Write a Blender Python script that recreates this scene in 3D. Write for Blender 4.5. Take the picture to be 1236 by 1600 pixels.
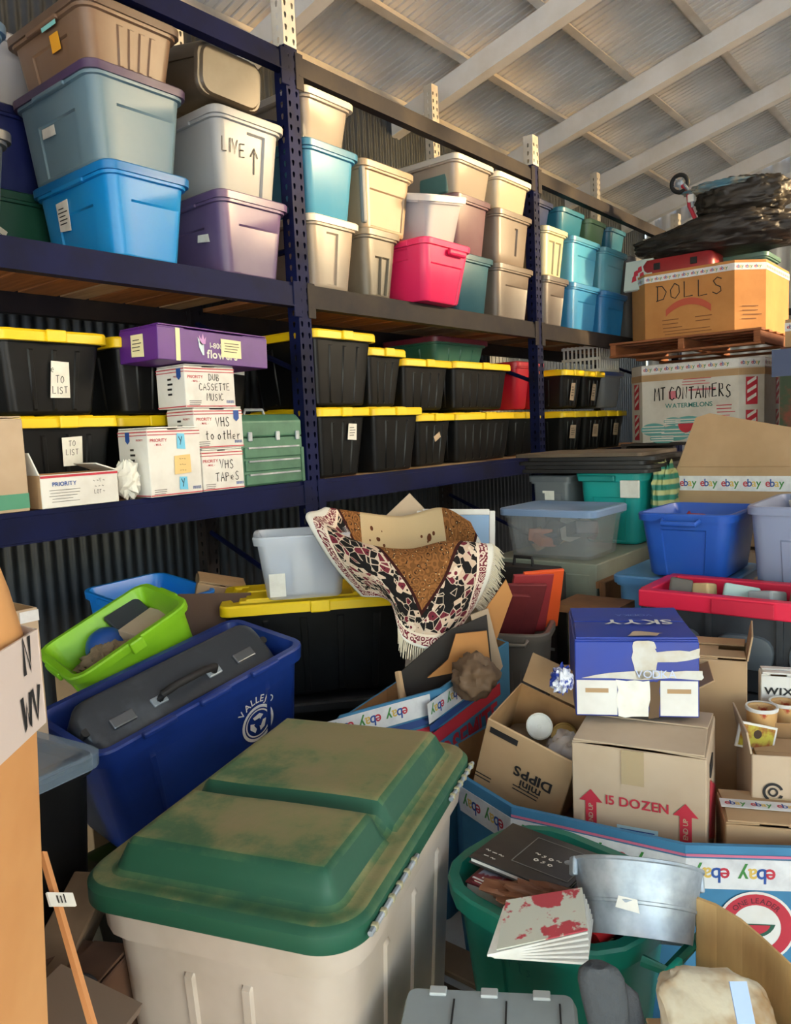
import bpy, math, random
from mathutils import Vector, Matrix, noise, Euler
random.seed(7)
scene = bpy.context.scene
C = scene.collection
for o in list(bpy.data.objects):
    bpy.data.objects.remove(o)

# ------------------------------------------------------------------ camera
# world: X runs along the rack away from us, Y into the rack, Z up
CAM = Vector((0, 0, 1.55)); FPX = 1215.0
YAW, PITCH, ROLL = (math.radians(a) for a in (39.13, -5.95, -2.53))
FW = Vector((math.cos(YAW)*math.cos(PITCH), math.sin(YAW)*math.cos(PITCH), math.sin(PITCH)))
_r = Vector((math.sin(YAW), -math.cos(YAW), 0)); _u = _r.cross(FW)
RT = _r*math.cos(ROLL) + _u*math.sin(ROLL); UP = -_r*math.sin(ROLL) + _u*math.cos(ROLL)
cd = bpy.data.cameras.new('camera'); cam = bpy.data.objects.new('camera', cd); C.objects.link(cam)
cd.sensor_fit = 'VERTICAL'; cd.sensor_height = 36; cd.lens = FPX/1600*36; cd.clip_start = .05; cd.clip_end = 200
mw = Matrix((RT, UP, -FW)).transposed().to_4x4(); mw.translation = CAM
cam.matrix_world = mw; scene.camera = cam

# ------------------------------------------------------------------ world, sun, exposure
w = bpy.data.worlds.new('world'); scene.world = w; w.use_nodes = True
bg = w.node_tree.nodes['Background']
sky = w.node_tree.nodes.new('ShaderNodeTexSky'); sky.sky_type = 'NISHITA'; sky.sun_disc = False
sky.sun_elevation = math.radians(18); sky.sun_rotation = math.radians(150); sky.air_density = 1.2; sky.dust_density = 1.5; sky.ozone_density = .6
w.node_tree.links.new(sky.outputs[0], bg.inputs[0]); bg.inputs[1].default_value = 1.1
sd = bpy.data.lights.new('sun', 'SUN'); sun = bpy.data.objects.new('sun', sd); C.objects.link(sun)
sd.energy = 4.0; sd.color = (1, .70, .36); sd.angle = math.radians(1.6)
SUNDIR = Vector((-.40, .87, -.17)).normalized()
sun.rotation_euler = (-SUNDIR).to_track_quat('Z', 'Y').to_euler(); sun.location = (6, -8, 6)
vs = scene.view_settings
vs.view_transform = 'Standard'; vs.look = 'None'; vs.gamma = 1; vs.use_curve_mapping = False; vs.exposure = .64

# ------------------------------------------------------------------ placing helpers
def ray(x, y): return FW + RT*((x-618)/FPX) - UP*((y-800)/FPX)
def at(x, y, d): return CAM + ray(x, y)*d
def onZ(x, y, Z): d = ray(x, y); return CAM + d*((Z-CAM.z)/d.z)
def onY(x, y, Y): d = ray(x, y); return CAM + d*((Y-CAM.y)/d.y)
def onX(x, y, X): d = ray(x, y); return CAM + d*((X-CAM.x)/d.x)
def TR(x, y, z, rz=0): return Matrix.Translation((x, y, z)) @ Matrix.Rotation(math.radians(rz), 4, 'Z')
def basis(o, ux, uy):
    """frame at o: x along ux, y as near uy as possible, z = x cross y"""
    ux = Vector(ux).normalized(); uz = ux.cross(Vector(uy)).normalized(); uy = uz.cross(ux)
    m = Matrix((ux, uy, uz)).transposed().to_4x4(); m.translation = Vector(o); return m

# ------------------------------------------------------------------ materials
def lin(c):
    return tuple((v/12.92 if v <= .04045 else ((v+.055)/1.055)**2.4) for v in (x/255 for x in c)) + (1,)
MATS = {}
def mk(name, col, rough=.5, metal=0, col2=None, ns=6, lo=.42, hi=.7, bump=0, bs=60, alpha=1, stretch=None, spec=.5, detail=4, sheen=0):
    if name in MATS: return MATS[name]
    m = bpy.data.materials.new(name); m.use_nodes = True; nt = m.node_tree; N = nt.nodes; Lk = nt.links
    b = N['Principled BSDF']; b.inputs['Roughness'].default_value = rough; b.inputs['Metallic'].default_value = metal
    b.inputs['Base Color'].default_value = lin(col); b.inputs['Specular IOR Level'].default_value = spec
    m.diffuse_color = lin(col)
    if alpha < 1: b.inputs['Alpha'].default_value = alpha
    if col2 is not None or bump:
        tc = N.new('ShaderNodeTexCoord'); src = tc.outputs['Object']
        if stretch:
            mp = N.new('ShaderNodeMapping'); mp.inputs['Scale'].default_value = stretch
            Lk.new(src, mp.inputs[0]); src = mp.outputs[0]
    if col2 is not None:
        n = N.new('ShaderNodeTexNoise'); n.inputs['Scale'].default_value = ns; n.inputs['Detail'].default_value = detail; n.inputs['Roughness'].default_value = .6
        Lk.new(src, n.inputs['Vector'])
        r = N.new('ShaderNodeValToRGB'); r.color_ramp.elements[0].position = lo; r.color_ramp.elements[1].position = hi
        r.color_ramp.elements[0].color = lin(col); r.color_ramp.elements[1].color = lin(col2)
        Lk.new(n.outputs['Fac'], r.inputs[0]); Lk.new(r.outputs[0], b.inputs['Base Color'])
    if bump:
        n2 = N.new('ShaderNodeTexNoise'); n2.inputs['Scale'].default_value = bs; n2.inputs['Detail'].default_value = 3
        Lk.new(src, n2.inputs['Vector']); bp = N.new('ShaderNodeBump'); bp.inputs['Strength'].default_value = bump; bp.inputs['Distance'].default_value = .01
        Lk.new(n2.outputs['Fac'], bp.inputs['Height']); Lk.new(bp.outputs[0], b.inputs['Normal'])
    MATS[name] = m; return m
def plastic(c, rough=.38, dust=.12):
    k = 'plastic_%d_%d_%d_%d' % (*c, int(dust*100))
    d = tuple(int(v*(1-dust) + 170*dust) for v in c)
    return mk(k, c, rough, col2=d, ns=5, lo=.45, hi=.75, bump=.03, bs=25)
def clearp(c, alpha):
    return mk('clear_%d_%d_%d_%d' % (*c, int(alpha*100)), c, .25, alpha=alpha, bump=.05, bs=15)
CARD = mk('cardboard', (182, 150, 114), .8, col2=(166, 134, 98), ns=3, lo=.35, hi=.7, bump=.12, bs=14)
CARD2 = mk('cardboard_pale', (190, 168, 144), .8, col2=(174, 150, 124), ns=3, lo=.35, hi=.7, bump=.12, bs=14)
CARD3 = mk('cardboard_orange', (196, 138, 78), .8, col2=(178, 120, 64), ns=3, lo=.35, hi=.7, bump=.12, bs=12)
CARDIN = mk('cardboard_inside', (168, 128, 86), .85, col2=(140, 104, 68), ns=5, bump=.1, bs=20)
WHITE = mk('white_card', (224, 222, 218), .7, col2=(206, 202, 196), ns=5)
PAPER = mk('paper', (232, 230, 222), .8, col2=(214, 210, 200), ns=12, bump=.1, bs=30)
INK = mk('ink_black', (28, 26, 28), .7)
RED = mk('print_red', (186, 44, 62), .6)
BLUEP = mk('print_blue', (36, 76, 150), .6)
GREENP = mk('print_green', (60, 130, 60), .6)
YELP = mk('print_yellow', (214, 180, 90), .6)
TEALP = mk('print_teal', (96, 160, 160), .6)
TAPE = mk('tape_white', (222, 222, 224), .35, col2=(200, 200, 204), ns=20)
STEEL = mk('galvanised', (182, 190, 198), .5, .6, col2=(138, 148, 158), ns=14, lo=.35, hi=.65, bump=.05, bs=30)
RACKB = mk('rack_blue', (13, 21, 62), .55, .0, col2=(9, 14, 38), ns=4, bump=.05, bs=30, spec=.12)
RACKW = mk('rack_white', (214, 206, 190), .5, col2=(190, 180, 160), ns=6)
BLK = mk('plastic_black', (14, 15, 17), .36, col2=(24, 25, 27), ns=5, bump=.03, bs=25, spec=.3)
YEL = plastic((236, 200, 20), .4, .02)

# ------------------------------------------------------------------ mesh helpers
class MB:
    def __init__(s): s.v = []; s.f = []; s.m = []
    def add(s, vs, fs, mi=0, M=None):
        k = len(s.v)
        s.v += [tuple(M @ Vector(p)) if M is not None else tuple(p) for p in vs]
        s.f += [tuple(i+k for i in f) for f in fs]; s.m += [mi]*len(fs); return s
    def box(s, c, d, mi=0, M=None):
        x, y, z = c; a, b, e = d[0]/2, d[1]/2, d[2]/2
        vs = [(x+i*a, y+j*b, z+k*e) for k in (-1, 1) for j in (-1, 1) for i in (-1, 1)]
        return s.add(vs, [(0, 2, 3, 1), (4, 5, 7, 6), (0, 1, 5, 4), (2, 6, 7, 3), (0, 4, 6, 2), (1, 3, 7, 5)], mi, M)
    def loft(s, rings, c0=True, c1=True, mi=0, M=None, closed=True):
        n = len(rings[0]); vs = [p for r in rings for p in r]; fs = []
        for i in range(len(rings)-1):
            for j in range(n if closed else n-1):
                k = (j+1) % n; fs.append((i*n+j, i*n+k, (i+1)*n+k, (i+1)*n+j))
        if c0: fs.append(tuple(range(n-1, -1, -1)))
        if c1: fs.append(tuple((len(rings)-1)*n+j for j in range(n)))
        return s.add(vs, fs, mi, M)
    def tube(s, path, r, n=8, mi=0, M=None, caps=True):
        path = [Vector(p) for p in path]; rings = []; ref = Vector((.31, .22, .93))
        for i, p in enumerate(path):
            t = (path[min(i+1, len(path)-1)] - path[max(i-1, 0)]).normalized()
            a = t.cross(ref)
            if a.length < .1: a = t.cross(Vector((1, 0, 0)))
            a.normalize(); b = t.cross(a); rr = r[i] if isinstance(r, (list, tuple)) else r
            rings.append([p + a*rr*math.cos(2*math.pi*k/n) + b*rr*math.sin(2*math.pi*k/n) for k in range(n)])
        return s.loft(rings, caps, caps, mi, M)
    def lathe(s, prof, n=24, mi=0, M=None, c0=False, c1=False):
        return s.loft([[(r*math.cos(2*math.pi*k/n), r*math.sin(2*math.pi*k/n), z) for k in range(n)] for r, z in prof], c0, c1, mi, M)
    def prism(s, poly, z0, z1, mi=0, M=None):
        return s.loft([[(x, y, z0) for x, y in poly], [(x, y, z1) for x, y in poly]], True, True, mi, M)
    def build(s, name, mat, parent=None, smooth=None, bevel=0, seg=2, sub=0, solid=0):
        me = bpy.data.meshes.new(name); me.from_pydata(s.v, [], s.f)
        for m in (mat if isinstance(mat, (list, tuple)) else [mat]): me.materials.append(m)
        if any(s.m): me.polygons.foreach_set('material_index', s.m)
        if smooth is not None:
            me.polygons.foreach_set('use_smooth', [True]*len(me.polygons)); me.set_sharp_from_angle(angle=math.radians(smooth))
        me.update()
        o = bpy.data.objects.new(name, me); C.objects.link(o)
        if parent is not None: o.parent = parent
        if solid: md = o.modifiers.new('solid', 'SOLIDIFY'); md.thickness = solid; md.offset = 0
        if bevel: md = o.modifiers.new('bevel', 'BEVEL'); md.width = bevel; md.segments = seg; md.limit_method = 'ANGLE'
        if sub: md = o.modifiers.new('sub', 'SUBSURF'); md.levels = sub; md.render_levels = sub
        return o
def tag(o, label, cat, group=None):
    o['label'] = label; o['category'] = cat
    if group: o['group'] = group
    return o
def thing(name, label, cat, M, group=None):
    o = bpy.data.objects.new(name, None); o.empty_display_size = .05; C.objects.link(o); o.matrix_world = M
    return tag(o, label, cat, group)
def struct(o): o['kind'] = 'structure'; return o
def stuff(o): o['kind'] = 'stuff'; return o

def rrect(hx, hy, r, z, n=4):
    r = min(r, hx*.98, hy*.98); P = []
    for cx, cy, a in ((hx-r, -hy+r, -90), (hx-r, hy-r, 0), (-hx+r, hy-r, 90), (-hx+r, -hy+r, 180)):
        for k in range(n+1):
            t = math.radians(a + 90*k/n); P.append((cx+r*math.cos(t), cy+r*math.sin(t), z))
    return P

# ------------------------------------------------------------------ lettering
GLY = {}
def glyph(ch, bold):
    k = (ch, bold)
    if k not in GLY:
        cu = bpy.data.curves.new('glyph', 'FONT'); cu.body = ch; cu.size = 1; cu.offset = bold; cu.resolution_u = 3; cu.align_x = 'LEFT'
        o = bpy.data.objects.new('glyph', cu); me = o.to_mesh()
        vs = [tuple(v.co) for v in me.vertices]; fs = [tuple(p.vertices) for p in me.polygons]; o.to_mesh_clear()
        xs = [p[0] for p in vs] or [0, .28]
        GLY[k] = (vs, fs, min(xs), max(xs)); bpy.data.objects.remove(o); bpy.data.curves.remove(cu)
    return GLY[k]
def text_into(mb, s, size, M, bold=.0, mi=0, sx=1, center=True, track=.06, arc=None, mis=None):
    x = 0; items = []
    for i, ch in enumerate(s):
        if ch == ' ': x += .32; continue
        vs, fs, a, b = glyph(ch, bold); items.append((vs, fs, x-a, i, x+(b-a)/2)); x += (b-a) + track
    ox = -x/2 if center else 0
    for vs, fs, dx, i, mid in items:
        if arc:
            an = -(mid+ox)*size*sx/arc; R = Matrix.Rotation(an, 4, 'Z')
            m2 = M @ R @ Matrix.Translation((-(mid)*size*sx, arc, 0)); P = [((p[0]+dx)*size*sx, p[1]*size, 0) for p in vs]
        else:
            m2 = M; P = [((p[0]+dx+ox)*size*sx, p[1]*size, 0) for p in vs]
        mb.add(P, fs, mis[i] if mis else mi, m2)
    return x*size*sx
def lettering(parent, s, mat, size, M, bold=.0, sx=1, name='lettering', center=True, arc=None):
    mb = MB(); text_into(mb, s, size, M, bold, 0, sx, center, arc=arc); return mb.build(name, mat, parent)
EB = [RED, BLUEP, YELP, GREENP]
def ebay_into(mb, M, length, h, base=0, flip=False):
    """repeated four-letter tape print along +x of M, from 0 to length"""
    x = h*.2; F = Matrix.Rotation(math.pi, 4, 'Z') if flip else Matrix.Identity(4)
    while x + h*1.5 < length:
        mm = M @ Matrix.Translation((x+h*.65, h*.5, 0)) @ F @ Matrix.Translation((0, -h*.22, 0))
        text_into(mb, 'ebay', h*.78, mm, .015, sx=.95, track=-.03, mis=[base, base+1, base+2, base+3]); x += h*1.52
# hand lettering: strokes on a unit cell
STK = {'A': ['0,0 .45,1 .9,0', '.2,.4 .75,.4'], 'B': ['0,0 0,1 .6,.85 .5,.55 0,.5 .7,.3 .5,.02 0,0'], 'C': ['.8,.85 .4,1 .05,.6 .1,.15 .45,0 .85,.15'],
 'D': ['.1,0 .1,1', '-.05,.98 .5,.95 .85,.55 .6,.1 -.02,0'], 'E': ['.8,1 .05,.95 .05,0 .8,.05', '.05,.5 .65,.52'], 'F': ['.8,1 .05,.95 .05,0', '.05,.5 .65,.52'],
 'G': ['.8,.85 .4,1 .05,.6 .1,.15 .5,0 .8,.2 .8,.45 .5,.45'], 'H': ['.05,1 .05,0', '.75,1 .75,0', '.05,.5 .75,.55'], 'I': ['.15,1 .15,0'], 'K': ['.05,1 .05,0', '.75,.95 .08,.45 .8,0'],
 'L': ['.05,1 .05,.02 .75,.06'], 'M': ['0,0 .12,1 .45,.35 .8,1 .95,0'], 'N': ['.05,0 .1,1 .7,.05 .75,1'], 'O': ['.4,1 .05,.6 .1,.15 .45,0 .8,.35 .75,.8 .4,1'],
 'P': ['.05,0 .05,1 .6,.95 .7,.65 .05,.5'], 'R': ['.05,0 .08,1 .6,.92 .62,.6 .1,.5 .75,0'], 'S': ['.75,.88 .4,1 .1,.8 .3,.55 .65,.4 .7,.15 .35,0 .02,.15'],
 'T': ['0,.96 .85,1', '.42,.98 .4,0'], 'U': ['.05,1 .08,.2 .4,0 .72,.2 .75,1'], 'V': ['0,1 .38,0 .8,1'], 'W': ['0,1 .2,0 .45,.7 .7,0 .95,1'], 'Y': ['0,1 .4,.5', '.8,1 .3,0'],
 'o': ['.4,.6 .1,.4 .15,.08 .45,0 .7,.3 .4,.6'], 't': ['.4,1 .38,.1 .6,0', '.1,.65 .7,.7'], 'f': ['.7,.95 .4,1 .35,0', '.1,.5 .65,.55'], 'e': ['.1,.3 .65,.35 .5,.6 .15,.5 .1,.15 .6,.05'], 'r': ['.1,.6 .15,0', '.15,.4 .6,.6'], 's': ['.6,.55 .2,.55 .55,.25 .1,.02'], '^': ['.4,0 .42,1', '.1,.65 .42,1 .75,.65'], '-': ['0,.4 .8,.45'], '~': ['0,.4 .25,.6 .5,.3 .8,.5']}
def scrawl_into(mb, s, h, M, wd=.05, sx=.62, mi=0, center=True, seed=1):
    rnd = random.Random(seed + len(s)); W = sum(.45 if c == ' ' else (.5 if c == 'I' else 1.15) for c in s)
    x = -W/2 if center else 0
    for c in s:
        if c == ' ': x += .45; continue
        j = rnd.uniform(-.06, .06); k = rnd.uniform(.92, 1.08)
        for st in STK.get(c, []):
            P = [Vector(((x + float(a.split(',')[0]))*h*sx, (float(a.split(',')[1])*k + j)*h, 0)) for a in st.split()]
            L, R_ = [], []
            for i, p in enumerate(P):
                t = (P[min(i+1, len(P)-1)] - P[max(i-1, 0)]).normalized(); nn = Vector((-t.y, t.x, 0))*wd*h/2
                L.append(p+nn); R_.append(p-nn)
            n = len(P); mb.add(L+R_, [(i, i+n, i+n+1, i+1) for i in range(n-1)], mi, M)
        x += .5 if c == 'I' else 1.15
def scrawl(parent, s, mat, h, M, wd=.07, sx=.62, name='handwriting', seed=1):
    mb = MB()
    for i, ln in enumerate(s.split('|')): scrawl_into(mb, ln, h, M @ Matrix.Translation((0, -i*h*1.45, 0)), wd, sx, seed=seed+i)
    return mb.build(name, mat, parent)
def lines_into(mb, x0, x1, y, n, dy, h, M, mi=0, seed=3):
    rnd = random.Random(seed)
    for i in range(n):
        a = x0 + rnd.random()*.1*(x1-x0); b = x1 - rnd.random()*.35*(x1-x0)
        mb.add([(a, y-i*dy, 0), (b, y-i*dy, 0), (b, y-i*dy+h, 0), (a, y-i*dy+h, 0)], [(0, 1, 2, 3)], mi, M)
def plate(parent, name, mat, w, h, M, t=.0012, jag=0, seed=1):
    """a thin sheet (label, tape, sticker) lying on the xy plane of M"""
    rnd = random.Random(seed); P = []
    for (x, y) in ((-1, -1), (1, -1), (1, 1), (-1, 1)): P.append((x*w/2 + rnd.uniform(-jag, jag), y*h/2 + rnd.uniform(-jag, jag)))
    return MB().prism(P, -t*.2, t, 0, M).build(name, mat, parent)
def note(parent, w, h, M, mat=None, n=4, seed=1, hand=None, name='paper_label'):
    p = plate(parent, name, mat or PAPER, w, h, M, .0015, .004, seed)
    mb = MB(); M2 = M @ Matrix.Translation((0, 0, .0022))
    if hand:
        for i, ln in enumerate(hand.split('|')): scrawl_into(mb, ln, h*.2, M2 @ Matrix.Translation((0, h*.2 - i*h*.3, 0)), .1, .62, seed=seed)
    else: lines_into(mb, -w*.4, w*.42, h*.25, n, h*.75/max(n, 1)*.85, h*.04, M2, 0, seed)
    mb.build('writing', INK, p); return p

# ------------------------------------------------------------------ generic plastic tote
def side_frames(L, W, H, taper, rimw):
    """local frames on the tilted outer sides: x along the side, y up the side, z outward; origin at mid side, bottom"""
    out = []
    for k, (len_, dist) in enumerate(((L, W), (W, L), (L, W), (W, L))):
        a = math.radians((-90, 0, 90, 180)[k]); n = Vector((math.cos(a), math.sin(a), 0)); t = Vector((-math.sin(a), math.cos(a), 0))
        hb = dist/2 - rimw - taper; up = Vector((n.x*taper, n.y*taper, H)).normalized()
        out.append(basis(n*(hb+.0012), t, up))
    return out
def tote_shell(L, W, H, taper=.03, r=.045, feats=(), rimw=.014, rimh=.032, th=.005, e=.006, deep=.014):
    mb = MB(); zs = {0.0, .01, H-rimh-.001}; ts = [set(), set(), set(), set()]
    lens = (L, W, L, W)
    for (sd, t0, t1, z0, z1, d) in feats:
        for z in (z0-e, z0, z1, z1+e):
            if .01 < z < H-rimh: zs.add(z)
        for s in sd:
            le = lens[s]
            for t in (t0-e/le, t0, t1, t1+e/le): ts[s].add(min(max(t, .0), 1.0))
    zs = sorted(zs); tl = [sorted(t | {0.0, 1.0}) for t in ts]
    def off(s, t, z):
        o = 0; le = lens[s]
        for (sd, t0, t1, z0, z1, d) in feats:
            if s in sd:
                a = min(1, max(0, min((t-t0)*le/e+1, (t1-t)*le/e+1))); b = min(1, max(0, min((z-z0)/e+1, (z1-z)/e+1)))
                o += d*min(a, b)
        return o
    def ring(z, g, f=True):
        q = z/H; hx = L/2-rimw-taper*(1-q)+g; hy = W/2-rimw-taper*(1-q)+g; rr = max(.006, min(r+g, hx*.9, hy*.9)); P = []
        cs = ((hx-rr, -hy+rr), (hx-rr, hy-rr), (-hx+rr, hy-rr), (-hx+rr, -hy+rr))
        for s in range(4):
            a = math.radians((-90, 0, 90, 180)[s]); n = Vector((math.cos(a), math.sin(a), 0)); t_ = Vector((-math.sin(a), math.cos(a), 0))
            hl = (hx if s % 2 == 0 else hy) - rr; hd = hy if s % 2 == 0 else hx
            for t in tl[s]:
                o = off(s, t, z) if f else 0
                p = n*(hd+o) + t_*(-hl + 2*hl*t); P.append((p.x, p.y, z))
            for k in (1, 2, 3):
                an = a + math.radians(22.5*k); c = cs[s]; P.append((c[0]+rr*math.cos(an), c[1]+rr*math.sin(an), z))
        return P
    R_ = [ring(0, -.008)] + [ring(z, 0) for z in zs[1:]]
    R_ += [ring(H-rimh, rimw, False), ring(H-.006, rimw, False), ring(H, rimw-.005, False), ring(H, -th-.001, False), ring(H-rimh-.01, -th-deep, False), ring(.014, -th-deep, False)]
    mb.loft(R_, True, True); return mb
PANEL = lambda H: [((0,), .18, 1.3, -.1, H*.64, -.009), ((2,), .18, .82, .02, H*.64, -.009), ((1, 3), .2, .8, .02, H*.62, -.007)]
RIBS = lambda H, n=4: [((0, 2), (i+.72)/(n+.5), (i+.86)/(n+.5), .02, H-.06, .007) for i in range(n)] + [((1, 3), (i+.66)/(n-.5), (i+.84)/(n-.5), .02, H-.06, .007) for i in range(n-1)]
def lid_mesh(L, W, z, style='flat', r=.05):
    g = lambda d, zz: rrect(L/2+d, W/2+d, max(.012, r+d), zz)
    if style == 'flat': R_ = [g(.005, z-.022), g(.007, z+.006), g(.0, z+.012), g(-.03, z+.012), g(-.045, z+.004)]
    elif style == 'ridge': R_ = [g(.004, z-.030), g(.008, z-.028), g(.008, z+.004), g(.002, z+.012), g(-.03, z+.012), g(-.04, z+.002), g(-.06, z+.002), g(-.065, z+.014)]
    else: R_ = [g(.005, z-.02), g(.007, z+.004), g(-.01, z+.008), g(-.05, z+.03), g(-.09, z+.036)]
    return MB().loft(R_, True, True)
def tote(name, label, M, L, W, H, mat, lid=None, style='flat', feats=None, taper=.03, r=.045, group=None, cat='tote', handles=True, clasps=None, rimh=.032, rimmat=None):
    T = thing(name, label, cat, M, group)
    feats = PANEL(H) if feats is None else feats
    b = tote_shell(L, W, H, taper, r, feats, rimh=rimh).build('body', mat, T, 40)
    if handles:
        for s in (-1, 1):
            mb = MB(); mb.box((s*(L/2-.004), 0, H-.02), (.018, W*.4, .03)); mb.build('handle', rimmat or mat, T, None, .006)
    if lid is not None:
        ld = lid_mesh(L, W, H+.001, style, r).build('lid', lid, T, 35)
        if style == 'ridge':
            for s in (-1, 1):
                for q in ((0,) if W >= 0 else ()):
                    MB().box((q, s*(W/2+.012), H-.008), (.075, .016, .045)).build('clasp', lid, ld, None, .005)
                for k in (-1, 0, 1):
                    MB().box((k*L*.28, s*W*.2, H+.014), (L*.2, W*.25, .014)).build('lid_rib', lid, ld, None, .005)
    return T, side_frames(L, W, H, taper, .014)

# ------------------------------------------------------------------ cardboard carton
def carton(name, label, M, L, W, H, mat, flaps=(0, 0, 0, 0), group=None, cat='cardboard box', th=.005, inside=None, tape=None, flen=None):
    T = thing(name, label, cat, M, group)
    hx, hy = L/2, W/2; q = lambda d, z: [(-hx+d, -hy+d, z), (hx-d, -hy+d, z), (hx-d, hy-d, z), (-hx+d, hy-d, z)]
    mb = MB(); mb.loft([q(0, 0), q(0, H), q(th, H)], True, False, 0); mb.loft([q(th, H), q(th, th)], False, True, 1)
    mb.build('body', [mat, inside or CARDIN], T, None, .0025, 1)
    fl = flen or min(W, L)/2
    fs = []
    for k, a in enumerate(flaps):
        if a is None: fs.append(None); continue
        an = math.radians((-90, 0, 90, 180)[k]); n = Vector((math.cos(an), math.sin(an), 0)); t = Vector((-math.sin(an), math.cos(an), 0))
        w_ = (L if k % 2 == 0 else W); d = hy if k % 2 == 0 else hx
        ang = math.radians(a); dirv = -n*math.cos(ang) + Vector((0, 0, 1))*math.sin(ang)
        F = basis(n*(d-.001) + Vector((0, 0, H + (.0005 if k % 2 else .0075))), t, dirv)
        f = MB().prism([(-w_/2+.004, 0), (w_/2-.004, 0), (w_/2-.008, fl-.003), (-w_/2+.008, fl-.003)], -.001, th-.001, 0, F).build('flap', [mat], T, None, .001, 1); fs.append(f)
    if tape:
        MB().box((0, 0, H+.0135), (L+.002, .05, .001)).build('tape', tape, T)
    return T, side_frames(L, W, H, 0, 0)

def gaylord(name, label, M, poly, H, mat, th=.010, group=None, cat='cardboard box', z0=0.0, inside=None, rim=None):
    """open bulk carton over a plan polygon (counter-clockwise)"""
    T = thing(name, label, cat, M, group); n = len(poly)
    def inset(d):
        out = []
        for i in range(n):
            a, b, c = (Vector(poly[(i+k-1) % n]) for k in range(3))
            e1 = (b-a).normalized(); e2 = (c-b).normalized(); n1 = Vector((-e1.y, e1.x)); n2 = Vector((-e2.y, e2.x))
            m = (n1+n2); m = m/ max(.3, m.dot(n1)) ; out.append(b + m*d)
        return out
    ins = inset(th); rim = rim or [H]*n
    o0 = [(p[0], p[1], z0) for p in poly]; o1 = [(p[0], p[1], h) for p, h in zip(poly, rim)]
    i1 = [(p[0], p[1], h) for p, h in zip(ins, rim)]; i0 = [(p[0], p[1], z0+th) for p in ins]
    mb = MB(); mb.loft([o0, o1, i1], True, False, 0); mb.loft([i1, i0], False, True, 1)
    mb.build('body', [mat, inside or CARDIN], T)
    def fr(i):
        a = Vector((*poly[i], 0)); b = Vector((*poly[(i+1) % n], 0)); t = (b-a); nn = Vector((t.y, -t.x, 0)).normalized()
        return basis((a+b)/2 + nn*.002, t, Vector((0, 0, 1))), t.length
    return T, fr
def octagon(hx, hy, c): return [(-hx+c, -hy), (hx-c, -hy), (hx, -hy+c), (hx, hy-c), (hx-c, hy), (-hx+c, hy), (-hx, hy-c), (-hx, -hy+c)]
def tape_band(T, fr, faces, z, h, skip=False, flip=False, printed=True, bandmat=None):
    b = MB(); p = MB()
    for i in faces:
        F, L = fr(i); b.box((0, z, .0005), (L+.004, h, .0016), 0, F)
        if printed: ebay_into(p, F @ Matrix.Translation((-L/2, z-h*.45, .0018)), L, h*.9, 0, flip)
    o = b.build('tape', bandmat or TAPE, T)
    if printed and p.v: stuff(p.build('tape_print', EB, o))
    return o
def blob(M, rx, ry, rz, amp=.1, fs=3, nu=40, nv=24, seed=0, flat=0, power=1.0, taper=0, wr=0):
    mb = MB(); rings = []; sv = Vector((seed*7.3, seed*3.1, seed*1.7))
    for j in range(1, nv):
        ph = math.pi*j/nv - math.pi/2; R_ = []
        for i in range(nu):
            a = 2*math.pi*i/nu; sg = lambda v: math.copysign(abs(v)**power, v)
            d = Vector((sg(math.cos(ph))*sg(math.cos(a)), sg(math.cos(ph))*sg(math.sin(a)), sg(math.sin(ph))))
            nn = noise.noise(d*fs+sv)*amp + noise.noise(d*fs*2.3+sv)*amp*.6 + abs(noise.noise(d*fs*4.6+sv))*amp*.5
            if wr: nn -= wr*abs(noise.noise(Vector((d.x*9, d.y*2.5, d.z*9))+sv)) + wr*.6*abs(noise.noise(Vector((d.x*4, d.y*7, d.z*4))+sv))
            tp = 1 - taper*max(0, d.y); p = Vector((d.x*rx*tp, d.y*ry, d.z*rz*tp))*(1+nn)
            if flat and p.z < -rz*flat: p.z = -rz*flat
            R_.append(tuple(p))
        rings.append(R_)
    return mb.loft(rings, True, True, 0, M)

# ================================================================== the building
XE, YL, YR = 10.4, 4.0, -4.0          # end wall, left wall, right wall
RZ = lambda y: 5.15 - .25*y if y > -1 else 5.40 + .25*(y+1)
GALV = mk('sheet_pale', (230, 228, 224), .45, .0, col2=(216, 212, 205), ns=2.5, bump=.04, bs=20)
DARKSHEET = mk('sheet_dark', (62, 68, 76), .4, .35, col2=(44, 50, 58), ns=3, bump=.05, bs=20)  # left wall: shelf shade is mixed into this darker galvanised tone
CONC = mk('concrete', (206, 205, 202), .9, col2=(188, 186, 182), ns=3, bump=.2, bs=30)
BOUNCE = mk('yard_bounce', (240, 239, 237), .95, col2=(232, 230, 227), ns=1.2, bump=.3, bs=8)  # unseen yard, whitened to bounce light up onto the roof
FRAMEW = mk('steel_white', (234, 230, 222), .5, col2=(222, 216, 204), ns=3)
struct(MB().box((2.2, 0, -.05), (16.4, 8.0, .1)).build('floor', CONC))
struct(MB().box((2, 0, -.16), (120, 120, .1)).build('ground', BOUNCE))
def corrugate(n0, n1, pitch, amp, fn, seg=6):
    """fn(s, h) -> list of points across the sheet at running length s, height h of the wave"""
    N = int((n1-n0)/pitch*seg); return [fn(n0 + i*pitch/seg, amp*math.sin(2*math.pi*i/seg)) for i in range(N+1)]
rows = []
for k in range(int((XE+6)/.068)):
    for ds, h in ((0, 0), (.044, 0), (.049, .024), (.059, .024), (.064, 0)):
        s = -6 + k*.068 + ds; rows.append([(s, YL+.2, RZ(YL+.2)+h), (s, 1.6, RZ(1.6)+h), (s, -1, RZ(-1)+h), (s, -4.1, RZ(-4.1)+h)])
mb = MB(); mb.loft(rows, False, False, closed=False)
ceiling = struct(mb.build('ceiling', GALV, None, 30))
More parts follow.
